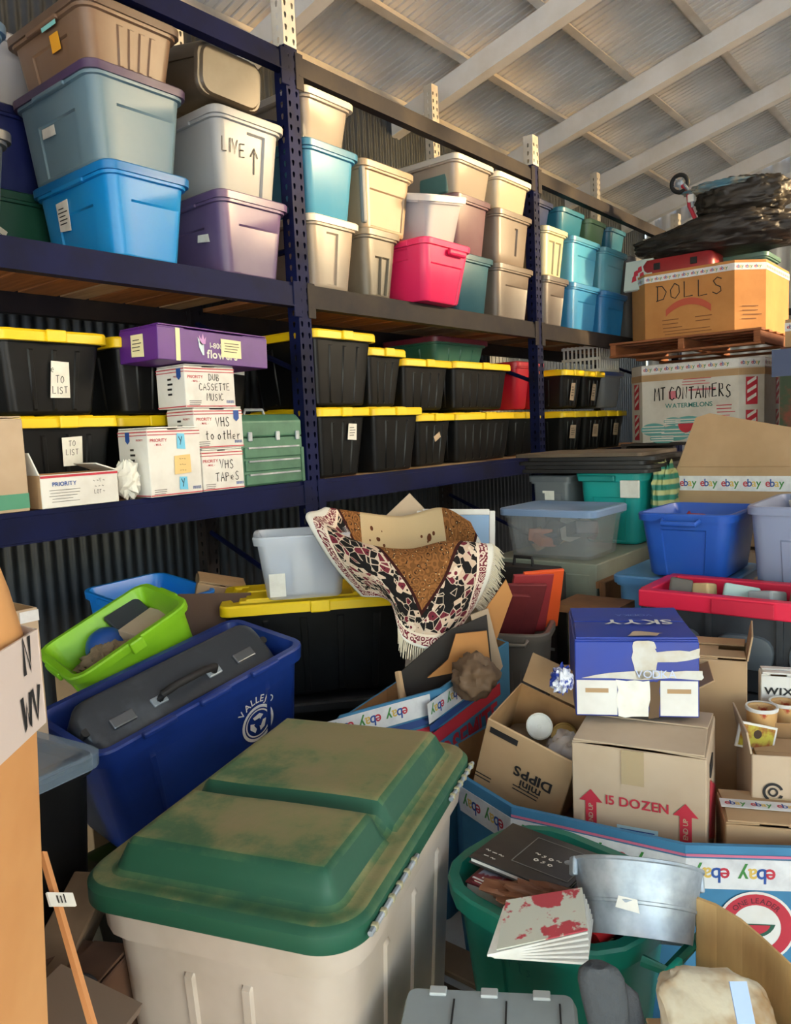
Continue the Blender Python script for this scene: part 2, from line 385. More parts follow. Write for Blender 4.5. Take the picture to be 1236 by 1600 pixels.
PURL = mk('steel_galv', (206, 200, 190), .5, .1, col2=(184, 176, 164), ns=3)
rows = corrugate(-6, XE, .068, .009, lambda s, h: [(s, YL+h, 0), (s, YL+h, 4.15)])
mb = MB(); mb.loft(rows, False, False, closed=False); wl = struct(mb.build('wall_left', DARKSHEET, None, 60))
rows = corrugate(YR, YL, .19, .018, lambda s, h: [(XE+max(-.012, min(.012, h*1.6)), s, 0), (XE+max(-.012, min(.012, h*1.6)), s, RZ(s))], 10)
mb = MB(); mb.loft(rows, False, False, closed=False); we = struct(mb.build('wall_end', GALV, None, 50))
rows = corrugate(.8, XE, .068, .009, lambda s, h: [(s, YR+h, 0), (s, YR+h, 3.72 if s < 8.5 else 3.08)])  # unseen side wall, its top edge stepped to steer where sun lands
mb = MB(); mb.loft(rows, False, False, closed=False)
mb.add([(.8, YR, 3.7), (5.0, YR, 3.7), (5.75, YR, 4.64), (.8, YR, 4.64)], [(0, 1, 2, 3)]); wr = struct(mb.build('wall_right', GALV, None, 60))  # slanted infill, added to keep sun off the left totes
# unseen front wall and door opening, added to dim the upper shelf
mb = MB(); mb.box((-6, 3.4, 2.0), (.06, 1.2, 4.0)); mb.box((-6, -3.4, 2.0), (.06, 1.2, 4.0)); mb.box((-6, 0, 4.2), (.06, 8.0, 1.7)); struct(mb.build('added_wall_front', GALV))
struct(MB().box((-2.6, YR, 4.0), (6.8, .06, 1.3)).build('added_header_1', GALV))  # unseen header over the side opening, added to hold back sky light
slope = math.atan(.25)
for i, y in enumerate((3.93, 3.32, 2.69, 2.07, 1.45, .83, .21, -.41, -1.6, -2.3, -3.0, -3.7)):
    z = RZ(y) - .062; mb = MB()
    R_ = Matrix.Translation((0, y, z)) @ Matrix.Rotation(-slope if y > -1 else slope, 4, 'X')
    mb.box((2.2, .0, 0), (16.38, .012, .1), 0, R_); mb.box((2.2, .028, .047), (16.38, .05, .008), 0, R_); mb.box((2.2, -.028, -.047), (16.38, .05, .008), 0, R_)
    mb.build('purlin', PURL, ceiling)
for x in (.45, 2.0, 3.56, 5.12, 6.68, 8.13, 9.66):
    mb = MB()
    for (ya, yb) in ((4.0, -1.0), (-1.0, -4.0)):
        P = []
        for k in range(9):
            y = ya + (yb-ya)*k/8; z = RZ(y) - .115 - (.05*math.sin(math.pi*k/8) if ya > 0 else 0)*0
            P.append([(x-.05, y, z), (x+.05, y, z), (x+.05, y, z-.16), (x-.05, y, z-.16)])
        mb.loft(P)
    mb.build('rafter', FRAMEW, ceiling)
mb = MB()   # rake angle along the end wall
mb.loft([[(XE-.1, y, RZ(y)-.25), (XE-.02, y, RZ(y)-.25), (XE-.02, y, RZ(y)-.4), (XE-.1, y, RZ(y)-.4)] for y in (4, 2, 0, -1)])
mb.build('rake_beam', FRAMEW, we)
for z in (1.4, 2.75): MB().box((XE-.06, 0, z), (.07, 7.9, .08)).build('girt', DARKSHEET, we)

# ================================================================== pallet rack
def perforated(mb, w, z0, z1, cols, M, pitch=.0508, hw=.0075, hh=.0125):
    """front plate with real teardrop holes on the local xz plane (normal -y)"""
    n = int((z1-z0)/pitch); edges = [-w/2] + [(cols[i]+cols[i+1])/2 for i in range(len(cols)-1)] + [w/2]
    for r in range(n):
        za, zb = z0+r*pitch, z0+(r+1)*pitch; zm = (za+zb)/2
        for c, cx in enumerate(cols):
            xa, xb = edges[c], edges[c+1]
            out = [(xa, za), (cx, za), (xb, za), (xb, zm), (xb, zb), (cx, zb), (xa, zb), (xa, zm)]
            inn = [(cx-hw*.5, zm-hh), (cx, zm-hh*1.1), (cx+hw*.5, zm-hh), (cx+hw, zm+hh*.3), (cx+hw*.8, zm+hh*.8), (cx, zm+hh), (cx-hw*.8, zm+hh*.8), (cx-hw, zm+hh*.3)]
            mb.add([(x, 0, z) for x, z in out+inn], [(i, (i+1) % 8, 8+(i+1) % 8, 8+i) for i in range(8)], 0, M)
    if z0+n*pitch < z1: mb.add([(-w/2, 0, z0+n*pitch), (w/2, 0, z0+n*pitch), (w/2, 0, z1), (-w/2, 0, z1)], [(0, 1, 2, 3)], 0, M)
RACKD = mk('rack_worn', (36, 33, 38), .55, .0, col2=(58, 51, 46), ns=3, lo=.4, hi=.7, bump=.05, bs=30, spec=.15)
rack = thing('pallet_rack', 'long navy blue steel pallet rack with perforated posts along the left wall', 'shelving rack', TR(0, 0, 0))
def post(x, y, z0, z1, mat, name, back=False):
    mb = MB(); w_, d_ = .078, .07
    F = Matrix.Translation((x, y, 0)); perforated(mb, w_, z0, z1, (-.022, .022), F)
    for s in (-1, 1):
        perforated(mb, d_, z0, z1, (0,), Matrix.Translation((x+s*w_/2, y+d_/2, 0)) @ Matrix.Rotation(math.radians(90*s), 4, 'Z'))
        mb.box((x+s*(w_/2-.012), y+d_, (z0+z1)/2), (.024, .003, z1-z0))
    return mb.build(name, mat, rack)
POSTX = (.34, 2.6, 4.84, 7.62)
for x in POSTX:
    for y in (2.6, 3.40):
        post(x, y, 0, 3.27, RACKB if y < 3 else RACKD, 'post'); post(x, y, 3.27, (4.02 if y > 3 else (4.2 if x < 3 else 3.46)), RACKW, 'post_extension')
        MB().box((x, y+.035, .006), (.13, .12, .012)).build('foot_plate', RACKD, rack)
    for k in range(6):
        z = .2 + k*.55; MB().tube([(x, 2.67, z), (x, 3.40, z+(.3 if k % 2 else 0))], .014, 6).build('brace', RACKB, rack)
for bi in range(3):
    xa, xb = POSTX[bi]+.041, POSTX[bi+1]-.041; L = xb-xa; xm = (xa+xb)/2
    for zi, z in enumerate((1.335, 2.24, 3.22)):
        m = RACKB if (zi == 0 or bi == 0) else RACKD
        for y in (2.6, 3.43):
            z = 3.25 if zi == 2 else z; hb = .07 if zi == 2 else .085; mb = MB(); mb.box((xm, y+.02, z-.0175-hb/2), (L, .04, hb)); mb.box((xm, y+.025, z-.01), (L, .03, .02)); mb.box((xm, y+.018, z-.0205-hb), (L, .05, .006))
            mb.build('beam', m if y < 3 else RACKD, rack)
        for xs, s in ((xa, 1), (xb, -1)):
            MB().box((xs+s*.004, 2.597, z-.075), (.05, .006, .16)).build('beam_connector', m, rack, None, .003, 1)
for i, (c, d) in enumerate((((176, 116, 66), (140, 86, 46)), ((196, 162, 120), (164, 130, 92)), ((120, 92, 66), (92, 70, 50)))):
    mk('plank%d' % i, c, .8, col2=d, ns=3, stretch=(14, 1, 14), bump=.2, bs=12)
rnd = random.Random(5)
pl = None
for bi in range(3):
    xa, xb = POSTX[bi]+.05, POSTX[bi+1]-.05
    for zi, z in enumerate((1.335, 2.24)):
        x = xa
        while x < xb-.05:
            w_ = min(rnd.choice((.19, .14, .24)), xb-x)
            MB().box((x+w_/2, 3.035, z-.011), (w_-.018, .77, .02)).build('deck_board', MATS['plank%d' % rnd.choice((0, 0, 1, 2))], rack); x += w_

# ================================================================== totes on the upper shelf
Z0, Z1, Z2 = 2.242, 2.576, 2.910
def st(name, label, X0, X1, z, H, dep, col, lid=None, Yf=2.6, mat=None, group='plastic totes on the upper rack shelf', **kw):
    return tote(name, label, TR((X0+X1)/2, Yf+dep/2, z), X1-X0-.018, dep, H, mat or plastic(col), lid, group=group, **kw)
H_ = .32
T, F = st('plastic_tote', 'bright blue tote with torn paper label, bottom of the left stack on upper shelf', 1.63, 2.02, Z0, H_, .56, (18, 134, 206), plastic((16, 112, 180)))
note(T, .085, .11, F[3] @ Matrix.Translation((-.08, .2, .002)), None, 5, 2)
T, F = st('plastic_tote', 'scuffed grey-blue tote with dark purple lid standing on the bright blue tote', 1.59, 2.03, Z1, H_, .58, (104, 130, 144), plastic((74, 56, 88)))
plate(T, 'tape_strip', PAPER, .09, .035, F[3] @ Matrix.Translation((-.06, .17, .002)), .0015, .003)
T, F = st('plastic_tote', 'brown tote with orange sticker, top of the left stack on upper shelf', 1.58, 2.02, Z2, .21, .56, (124, 96, 74), plastic((104, 82, 66)),
  feats=[((0,), .3+.16*i, .36+.16*i, .02, .15, .008) for i in range(4)] + [((1, 3), .2, .8, .02, .12, -.007)])
plate(T, 'sticker', mk('sticker_orange', (240, 170, 40), .6), .06, .06, F[3] @ Matrix.Translation((.05, .12, .002)))
plate(T, 'sticker', mk('sticker_mint', (140, 214, 206), .6), .1, .05, F[3] @ Matrix.Translation((.05, .19, .016)))
T, F = st('plastic_tote', 'dusky purple tote standing under the light grey tote beside the front post', 2.14, 2.55, Z0, H_, .56, (92, 74, 112), plastic((84, 66, 104)))
plate(T, 'tape_strip', PAPER, .07, .03, F[3] @ Matrix.Translation((.12, .16, .002)), .0015, .008)
arch = [((0,), .46, .82, .0, .26, -.014)]
T, F = st('plastic_tote', 'light grey tote marked LIVE with a black arrow, on the purple tote', 2.14, 2.55, Z1, H_, .56, (154, 156, 158), plastic((158, 158, 158)), feats=arch)
scrawl(T, 'LIVE', INK, .055, F[0] @ Matrix.Translation((-.085, .16, .003)), .09)
scrawl(T, '^', INK, .1, F[0] @ Matrix.Translation((.045, .1, -.0115)), .06)
# a big brown tote laid on its side, its bottom towards us
m = basis((2.31, 2.68, 3.072), (1, 0, -.02), (0, .10, -1))
T, F = tote('plastic_tote', 'dark brown tote lying on its side on top of the light grey tote', m, .44, .30, .40, plastic((70, 60, 48)), None, feats=PANEL(.4), r=.06, group='plastic totes on the upper rack shelf')
MB().loft([rrect(.15, .09, .05, -.012), rrect(.16, .10, .06, .002)]).build('base_panel', plastic((84, 72, 56)), T, 40)
st('plastic_tote', 'slate blue tote at the left picture edge, top of its stack', .92, 1.335, Z2-.33, H_, .5, (92, 120, 150), plastic((70, 96, 124)))
st('plastic_tote', 'dark grey tote at the left picture edge under the slate blue tote', .93, 1.32, Z0, H_, .5, (70, 74, 82), plastic((60, 62, 70)))
T, F = st('plastic_tote', 'deep navy tote with white tape behind the grey-blue tote', 1.36, 1.80, Z1, H_, .24, (26, 36, 92), plastic((24, 32, 80)), Yf=3.19, feats=[])
plate(T, 'tape_strip', PAPER, .1, .03, F[0] @ Matrix.Translation((-.08, .16, .002))); plate(T, 'tape_strip', PAPER, .05, .012, F[0] @ Matrix.Translation((-.08, .22, .002)))
T, F = st('plastic_tote', 'dark green tote with a white label behind the bright blue tote', 1.36, 1.82, Z0, H_, .22, (24, 74, 58), plastic((22, 66, 52)), Yf=3.19, feats=[])
note(T, .1, .06, F[0] @ Matrix.Translation((-.09, .17, .002)) @ Matrix.Rotation(-.5, 4, 'Z'))
T, F = st('plastic_tote', 'clear tote of papers behind the brown tote', 1.36, 1.80, Z2, .28, .22, (170, 170, 172), None, Yf=3.19, feats=[], mat=clearp((200, 200, 206), .45))
for k in range(3): MB().box((-.1+.03*k, .04-.03*k, .12), (.2, .02, .2)).build('paper_sheet', PAPER if k else RED, T)
# ---- middle bay
WC = clearp((176, 164, 150), .62)
T, F = st('plastic_tote', 'clear tote with frosted lid at the top of the stack beside the front post', 2.655, 3.03, Z2, .215, .56, (0, 0, 0), plastic((190, 182, 170)), mat=WC, feats=[])
for k in range(3): MB().box((-.08+.08*k, -.1+.02*k, .05+.03*k), (.1, .24, .06+.03*k)).build('contents', [PAPER, CARD2, PAPER][k], T)
st('plastic_tote', 'steel blue tote between the two clear totes beside the front post', 2.655, 3.05, Z1, H_, .56, (60, 130, 166), plastic((50, 112, 146)), feats=[])
T, F = st('plastic_tote', 'clear tote with an arched front panel standing on the shelf beside the post', 2.66, 3.03, Z0, .318, .56, (0, 0, 0), plastic((206, 196, 182)), mat=WC, feats=[((0,), .28, .62, .03, .26, -.012)])
MB().box((-.02, -.1, .06), (.16, .2, .07)).build('contents', RED, T, None, .01); MB().box((.02, .05, .14), (.26, .2, .2)).build('contents', CARD2, T, None, .01); MB().box((.03, -.12, .18), (.08, .1, .1)).build('contents', plastic((80, 120, 180)), T, None, .01)
T, F = st('plastic_tote', 'tan tote with grey-taped corner standing on the ribbed olive tote', 3.05, 3.50, Z1, H_, .50, (150, 130, 106), plastic((146, 128, 106)), feats=[((0,), .03, .97, .03, .2, -.008)])
MB().box((-.195, -.225, .16), (.03, .03, .28)).build('tape_strip', plastic((120, 124, 126)), T, None, .012)
st('plastic_tote', 'olive grey tote with vertical ribs under the tan tote', 3.045, 3.36, Z0, H_, .56, (104, 97, 84), plastic((116, 107, 92)), feats=[((0,), .2, .5, .02, .2, -.014), ((0,), .56, .9, .02, .2, -.014)])
st('plastic_tote', 'charcoal tote high at the back behind the clear top tote', 3.05, 3.5, Z2, .22, .22, (58, 58, 62), plastic((52, 52, 56)), Yf=3.18, feats=[])
st('plastic_tote', 'dark grey tote high at the back above the tan tote', 3.52, 3.85, Z2, .22, .22, (76, 76, 78), plastic((66, 66, 70)), Yf=3.18, feats=[])
st('plastic_tote', 'grey tote in the back row behind the steel blue tote', 3.05, 3.84, Z0, .655, .22, (90, 86, 84), plastic((80, 78, 76)), Yf=3.18, feats=[])
T, F = st('plastic_tote', 'hot pink tote overhanging the shelf edge', 3.365, 3.845, Z0, .315, .40, (226, 42, 98), None, Yf=2.46, taper=.05, feats=[((0,), .02, .98, .0, .19, -.008), ((1, 3), .3, .7, .22, .27, -.01)])
MB().box((.06, -.195, .262), (.16, .03, .035)).build('grip', plastic((200, 30, 84)), T, None, .012)
m = Matrix.Translation((3.68, 2.69, Z0+.30)) @ Matrix.Rotation(math.radians(-8), 4, 'Y') @ Matrix.Rotation(math.radians(14), 4, 'X')
CL2 = clearp((206, 206, 214), .5)
T, F = tote('plastic_tote', 'tilted clear tote with a clipped lid sitting in the hot pink tote', m, .36, .28, .30, CL2, plastic((214, 212, 212)), feats=[], taper=.025, group='plastic totes on the upper rack shelf')
MB().box((-.05, 0, .14), (.14, .16, .2)).build('contents', plastic((120, 128, 150)), T, None, .02); MB().box((.08, .0, .13), (.08, .16, .18)).build('contents', plastic((60, 70, 90)), T, None, .02)
st('plastic_tote', 'teal tote standing on the shelf right of the hot pink tote', 3.86, 4.29, Z0, H_, .58, (36, 80, 96), plastic((32, 72, 88)), feats=[])
st('plastic_tote', 'mauve tote standing on the teal tote', 3.87, 4.28, Z1, H_, .58, (100, 74, 82), plastic((92, 68, 78)), feats=[])
T, F = st('plastic_tote', 'clear tote with white lid and mixed contents on the mauve tote', 3.88, 4.33, Z2, .21, .62, (0, 0, 0), plastic((190, 186, 176)), mat=WC, feats=[])
for k, c in enumerate(((70, 110, 110), (200, 120, 90), (226, 214, 190), (60, 90, 110))): MB().box((-.14+.09*k, -.12+.06*k, .08), (.1, .2, .12+.02*k)).build('contents', plastic(c), T, None, .01)
T, F = st('plastic_tote', 'milky clear tote glinting in the sun beside the second post', 4.34, 4.80, Z2, .21, .56, (0, 0, 0), plastic((222, 214, 196)), mat=clearp((196, 184, 160), .75), feats=[])
st('plastic_tote', 'taupe tote with an arched slot under the milky clear tote', 4.33, 4.795, Z1, H_, .56, (112, 100, 90), plastic((106, 95, 86)), feats=[((0,), .56, .66, .08, .24, -.012)])
st('plastic_tote', 'plain taupe tote on the shelf beside the second post', 4.31, 4.795, Z0, H_, .56, (100, 90, 82), plastic((95, 86, 79)))
# ---- far bay
st('plastic_tote', 'sage beige tote with two panels right of the second post', 4.95, 5.32, Z1, H_, .56, (176, 168, 136), plastic((188, 180, 150)), feats=[((0,), .1, .45, .03, .24, -.012), ((0,), .55, .9, .03, .24, -.012)])
st('plastic_tote', 'dark taupe tote on the shelf right of the second post', 4.94, 5.32, Z0, H_, .56, (92, 84, 80), plastic((84, 78, 76)))
st('plastic_tote', 'navy blue tote with a lid behind the sage beige tote', 4.98, 5.3, Z2, .2, .3, (30, 44, 84), plastic((26, 38, 76)), Yf=2.7, feats=[])
TL = lambda i: (((66, 150, 186), (60, 134, 166)), ((44, 128, 180), (40, 118, 168)), ((84, 152, 170), (72, 136, 156)), ((36, 118, 176), (32, 108, 164)))[i]
for i, (lb, x0, x1, z) in enumerate((('sky blue tote, left one of the upper pair near the gaylord box', 5.36, 5.87, Z1), ('sky blue tote, left one of the lower pair near the gaylord box', 5.35, 5.86, Z0), ('grey-blue tote, right one of the upper pair near the gaylord box', 5.90, 6.40, Z1), ('blue tote, right one of the lower pair near the gaylord box', 5.89, 6.39, Z0))):
    st('plastic_tote', lb, x0, x1, z, H_, .5, TL(i)[0], plastic(TL(i)[1]), group='blue totes in the far bay')
for lb, x0, x1, c in (('dark teal tote upside down on the left sky blue tote', 5.36, 5.8, (30, 104, 128)), ('moss green tote at the back between the blue totes', 5.84, 6.2, (88, 118, 84)), ('deep teal tote upside down on the right grey-blue tote', 6.22, 6.6, (24, 92, 118))):
    st('plastic_tote', lb, x0, x1, Z2, .22, .42, c, None, Yf=2.68, feats=[])
st('plastic_tote', 'grey tote at the far end of the upper shelf', 6.44, 6.95, Z0, .66, .5, (110, 110, 112), plastic((96, 96, 98)), feats=[])

# ================================================================== lower shelf: black totes with yellow lids
S0, S1 = 1.337, 1.668
def bt(label, X0, X1, z, H=.308, dep=.5, Yf=2.62, feats=None):
    return tote('storage_tote', label, TR((X0+X1)/2, Yf+dep/2, z), X1-X0, dep, H, BLK, YEL, 'ridge', feats=RIBS(H, 3) if feats is None else feats, taper=.035, r=.03, group='black totes with yellow lids', handles=False)
T, F = bt('black tote with yellow lid and tall hand-written label, left end of shelf, upper', 1.28, 1.70, S1, .29, Yf=2.79); note(T, .075, .13, F[0] @ Matrix.Translation((.02, .13, .009)), hand='ebay|TO|LIST', seed=4)
T, F = bt('black tote with yellow lid and a rounded paper label, left end of shelf, lower', 1.30, 1.72, S0, Yf=2.79); note(T, .075, .11, F[0] @ Matrix.Translation((.02, .19, .009)), hand='TO|LIST', seed=5)
bt('black tote with yellow lid behind the purple carton, upper', 1.75, 2.12, S1, .29, Yf=2.82); bt('black tote with yellow lid behind the white mailing boxes, lower', 1.76, 2.12, S0, Yf=2.86)
T, F = bt('black tote with yellow lid high behind the green toolbox', 2.14, 2.54, S1, .33, Yf=2.88); note(T, .06, .08, F[0] @ Matrix.Translation((.1, .22, .009)))
bt('black tote with yellow lid low behind the green toolbox', 2.14, 2.54, S0, Yf=2.86)
bt('tall black tote with yellow lid right of the front post, upper', 2.66, 3.11, S1+.02, .345, Yf=2.61)
T, F = bt('black tote with yellow lid and square label right of the front post, lower', 2.665, 3.04, S0, .325, Yf=2.61); note(T, .06, .08, F[0] @ Matrix.Translation((.06, .22, .009)))
bt('narrow black tote with dull yellow lid behind the tall black tote', 3.13, 3.45, S1+.02, .29, Yf=2.68); bt('black tote with yellow lid, second along the shelf bottom', 3.08, 3.50, S0, .325, Yf=2.62)
T, F = bt('black tote with yellow lid and a slanted sticker on the shelf bottom', 3.56, 3.93, S0, .29, Yf=2.70); plate(T, 'sticker', CARD2, .06, .035, F[0] @ Matrix.Translation((.02, .17, .009)) @ Matrix.Rotation(.5, 4, 'Z'))
bt('black tote with yellow lid, left of the two under the green and red tote', 3.5, 3.98, S1, .275, Yf=2.74, feats=RIBS(.27, 4)); bt('black tote with yellow lid, right of the two under the green and red tote', 4.01, 4.68, S1, .28, Yf=2.74, feats=RIBS(.28, 6))
bt('wide ribbed black tote with yellow lid on the shelf bottom', 3.96, 4.64, S0, .29, Yf=2.70, feats=RIBS(.29, 6))
tote('plastic_tote', 'dark green tote with a maroon lid on top of two black totes', TR(4.32, 3.1, S1+.30), .62, .45, .15, plastic((30, 86, 74)), plastic((96, 28, 48)), 'flat', feats=RIBS(.15, 3), handles=False)
bt('black tote with yellow lid behind the second post, lower', 4.72, 5.25, S0, .29, Yf=2.80)
for lb, x0, x1 in (('red tote behind the second post, left part', 4.87, 5.12), ('red tote just right of the second post', 5.14, 5.28)):
    tote('plastic_tote', lb, TR((x0+x1)/2, 3.0, S1), x1-x0, .4, .32, plastic((176, 20, 44)), plastic((170, 18, 40)), feats=[], handles=False)
for i, (x0, x1) in enumerate(((5.31, 5.66), (5.68, 6.03))):
    T, F = bt('black tote with yellow lid in the far bay, upper row, ' + ('left' if i == 0 else 'right'), x0, x1, S1, .265, .45, 2.66); note(T, .06, .13, F[0] @ Matrix.Translation((0, .12, .009)), CARD2)
for i, (x0, x1) in enumerate(((5.28, 5.66), (5.68, 6.06), (6.08, 6.46))):
    T, F = bt('black tote with yellow lid in the far bay, bottom row, ' + ('left', 'middle', 'right')[i], x0, x1, S0, .285, .45, 2.66); note(T, .09, .1, F[0] @ Matrix.Translation((0, .15, .009)), CARD2)
mb = MB()
tote('plastic_tote', 'grey tote with blue lid at the far end of the lower shelf', TR(6.32, 2.9, S1), .4, .4, .28, plastic((120, 124, 132)), plastic((60, 80, 140)), feats=[])
# white plastic crate high at the back of the far bay
cr = thing('mesh_crate', 'white open-mesh crate on the blue-lidded grey tote in the far bay', 'crate', TR(6.32, 2.92, S1+.295))
for k in range(9):
    MB().box((-.18+.045*k, -.17, .11), (.016, .012, .22)).build('upright_bar', PAPER, cr); MB().box((-.19, -.15+.0375*k, .11), (.012, .014, .22)).build('upright_bar', PAPER, cr)
for k in range(3): MB().box((0, -.17, .015+.095*k), (.38, .014, .022)).build('cross_bar', PAPER, cr); MB().box((-.19, 0, .015+.095*k), (.014, .34, .022)).build('cross_bar', PAPER, cr)
MB().box((0, 0, .008), (.38, .34, .012)).build('base', PAPER, cr)

# ================================================================== lower shelf: cartons and toolbox at the left
def mailer(label, X0, X1, z, H, dep, Yf, hand, seed, side_badge=False, front_badge=None):
    T, F = carton('mailing_box', label, TR((X0+X1)/2, Yf+dep/2, z), X1-X0, dep, H, WHITE, group='white mailing boxes', inside=CARDIN)
    L = X1-X0
    for k, ln in ((0, L), (3, dep)):
        for yy, hh in ((.006, .004), (H-.006, .004), (H-.018, .003)): MB().box((0, yy, .0005), (ln, hh, .001), 0, F[k]).build('red_stripe', RED, T)
    lettering(T, 'PRIORITY', RED, .018, F[0] @ Matrix.Translation((-L*.3, H-.045, .001)), .01); lettering(T, '- MAIL -', RED, .012, F[0] @ Matrix.Translation((-L*.3, H-.06, .001)), .01)
    lettering(T, 'PRIORITY', RED, .011, F[3] @ Matrix.Translation((dep*.25, H-.04, .001)), .005)
    if hand: scrawl(T, hand, INK, .028 if hand.count('|') > 1 else .036, F[0] @ Matrix.Translation((.02, H*.68 if hand.count('|') > 1 else H*.55, .0015)), .1, seed=seed)
    for k, x in (front_badge or [(3, -dep*.4)]):
        B = F[k] @ Matrix.Translation((x, H-.03, .001))
        MB().prism([(-.014, -.008), (0, -.02), (.014, -.008), (.014, .026), (-.014, .026)], 0, .001, 0, B).build('badge', BLUEP, T)
    m2 = MB(); M2 = F[0] @ Matrix.Translation((L*.38, .02, .001))
    for k in range(9): m2.box((-.018+.0045*k, .004, 0), (.002, .012, .0005), 0, M2)
    stuff(m2.build('barcode', BLUEP, T))
    m3 = MB(); lines_into(m3, -L*.45, -L*.2, .026, 3, .008, .002, F[0] @ Matrix.Translation((0, 0, .0014)), 0, 4); lines_into(m3, -.02, .02, H*.7, 4, .02, .008, F[3] @ Matrix.Translation((0, 0, .0014)), 0, 6)
    stuff(m3.build('small_print', INK, T))
    return T, F
mailer('white mailing box hand-lettered DUB CASSETTE MUSIC under the purple carton', 1.91, 2.16, 1.678, .162, .19, 2.60, 'DUB|CASSETTE|MUSIC', 1, front_badge=[(3, .06)])
mailer('white mailing box hand-lettered VHS TO OTHER in the middle of the stack', 1.94, 2.19, 1.512, .158, .18, 2.60, 'VHS|to otHer', 2, front_badge=[(0, .09)])
mailer('white mailing box hand-lettered VHS TAPES at the bottom beside the green toolbox', 1.965, 2.18, S0, .162, .18, 2.60, 'VHS|TAPeS', 3)
T, F = mailer('large white mailing box with a tan note and blue tape on the shelf edge', 1.71, 1.95, S0, .256, .2, 2.585, None, 4, front_badge=[(3, -.03)])
note(T, .08, .075, F[0] @ Matrix.Translation((.03, .12, .002)), mk('note_tan', (226, 192, 130), .7), hand='~-~|~~-|-~~', seed=9)
for z, h in ((.21, .06), (.045, .05)):
    p = plate(T, 'tape_strip', mk('tape_blue', (110, 190, 226), .4), .035, h, F[0] @ Matrix.Translation((.028, z, .0018)), .001, .003); scrawl(p, 'Y', INK, .03, F[0] @ Matrix.Translation((.028, z-.015, .0034)), .1)
T, F = carton('mailing_box', 'low white box with hand-written notes and a brown side at the shelf edge', TR(1.435, 2.68, S0), .29, .17, .115, WHITE, flaps=(None, 20, None, 110), group='white mailing boxes')
MB().box((0, .108, .0005), (.29, .008, .001), 0, F[0]).build('red_stripe', RED, T); MB().box((0, .0575, .0006), (.169, .114, .001), 0, F[3]).build('brown_side', CARD, T)
lettering(T, 'PRIORITY', BLUEP, .02, F[0] @ Matrix.Translation((-.06, .075, .001)), .02); scrawl(T, '~ ~V ~|~ - ~|LOT ~', INK, .014, F[0] @ Matrix.Translation((.07, .078, .001)), .12)
m3 = MB(); lines_into(m3, -.12, 0, .06, 5, .01, .0015, F[0] @ Matrix.Translation((0, 0, .0012)), 0, 4); stuff(m3.build('small_print', INK, T))
T, F = carton('carton', 'brown carton with a green bottom stripe at the left end of the shelf', TR(1.13, 2.70, S0), .24, .2, .305, CARD2, group=None)
MB().box((0, .035, .0005), (.239, .05, .001), 0, F[0]).build('green_stripe', plastic((70, 140, 110)), T)
b = blob(TR(1.66, 2.66, S0+.185), .05, .045, .07, .35, 3, 18, 12, 4).build('crumpled_paper', PAPER); tag(b, 'crumpled white paper bag between the low box and the large mailing box', 'paper'); b.location.z += -.115
# long purple flower carton
PUR = mk('carton_purple', (92, 40, 132), .45, col2=(80, 34, 118), ns=4)
T, F = carton('flower_carton', 'long purple flower delivery carton with yellow notes across the mailing boxes', basis((2.05, 2.70, 1.852), (1, 0, -.035), (0, 1, 0)), .55, .26, .125, PUR, flaps=(0, 0, 0, 0))
note(T, .085, .085, F[3] @ Matrix.Translation((.0, .06, .002)), mk('note_cream', (232, 222, 178), .7), 4, 6); note(T, .1, .07, F[0] @ Matrix.Translation((.075, .068, .002)), MATS['note_cream'], 4, 7)
lettering(T, '1-800', WHITE, .03, F[0] @ Matrix.Translation((.0, .062, .001)), .02); lettering(T, 'flowers', WHITE, .045, F[0] @ Matrix.Translation((.03, .022, .001)), .03)
MB().box((-.185, .0625, .0005), (.02, .125, .001), 0, F[0]).build('tape_strip', MATS['note_cream'], T)
tu = F[0] @ Matrix.Translation((-.07, .03, .0012)); MB().add([(0, 0, 0), (.008, 0, 0), (.008, .045, 0), (0, .045, 0), (-.022, .07, 0), (-.016, .03, 0)], [(0, 1, 2, 3), (0, 3, 4, 5)], 0, tu).build('tulip_stem', mk('print_pale', (200, 214, 226), .6), T)
MB().add([(-.012, .045, 0), (0, .04, 0), (.016, .045, 0), (.02, .075, 0), (.012, .062, 0), (.004, .085, 0), (-.004, .062, 0), (-.014, .078, 0)], [(0, 1, 2, 3, 4, 5, 6, 7)], 0, tu).build('tulip_flower', mk('print_lilac', (190, 140, 200), .6), T)
# green steel toolbox
GT = mk('toolbox_green', (74, 118, 96), .5, .1, col2=(60, 98, 80), ns=8)
T = thing('metal_toolbox', 'old green metal toolbox with drawers and a hinged lid by the front post', 'toolbox', TR(2.36, 2.72, S0))
MB().box((0, 0, .105), (.37, .22, .21)).build('body', GT, T, None, .006)
mb = MB(); prof = [(-.11, 0), (.11, 0), (.11, .07), (.075, .1), (-.075, .1), (-.11, .07)]
mb.loft([[(sx*.187, y, .212+z) for y, z in prof] for sx in (-1, 1)]); lidT = mb.build('lid', GT, T, None, .008)
for k in range(3):
    d = MB().box((0, -.1135, .03+.058*k), (.33, .012, .048)).build('drawer', GT, T, None, .004); MB().box((0, -.123, .05+.058*k), (.3, .008, .007)).build('drawer_lip', STEEL, d)
for x in (-.13, .03, .15): MB().box((x, -.116, .215), (.022, .01, .04)).build('latch', STEEL, T, None, .003)
MB().tube([(-.06, 0, .31), (-.05, 0, .335), (.05, 0, .335), (.06, 0, .31)], .007).build('handle', STEEL, lidT)
for x in (-.18, .18): MB().box((x, 0, .08), (.02, .232, .16)).build('side_rail', GT, T, None, .004)

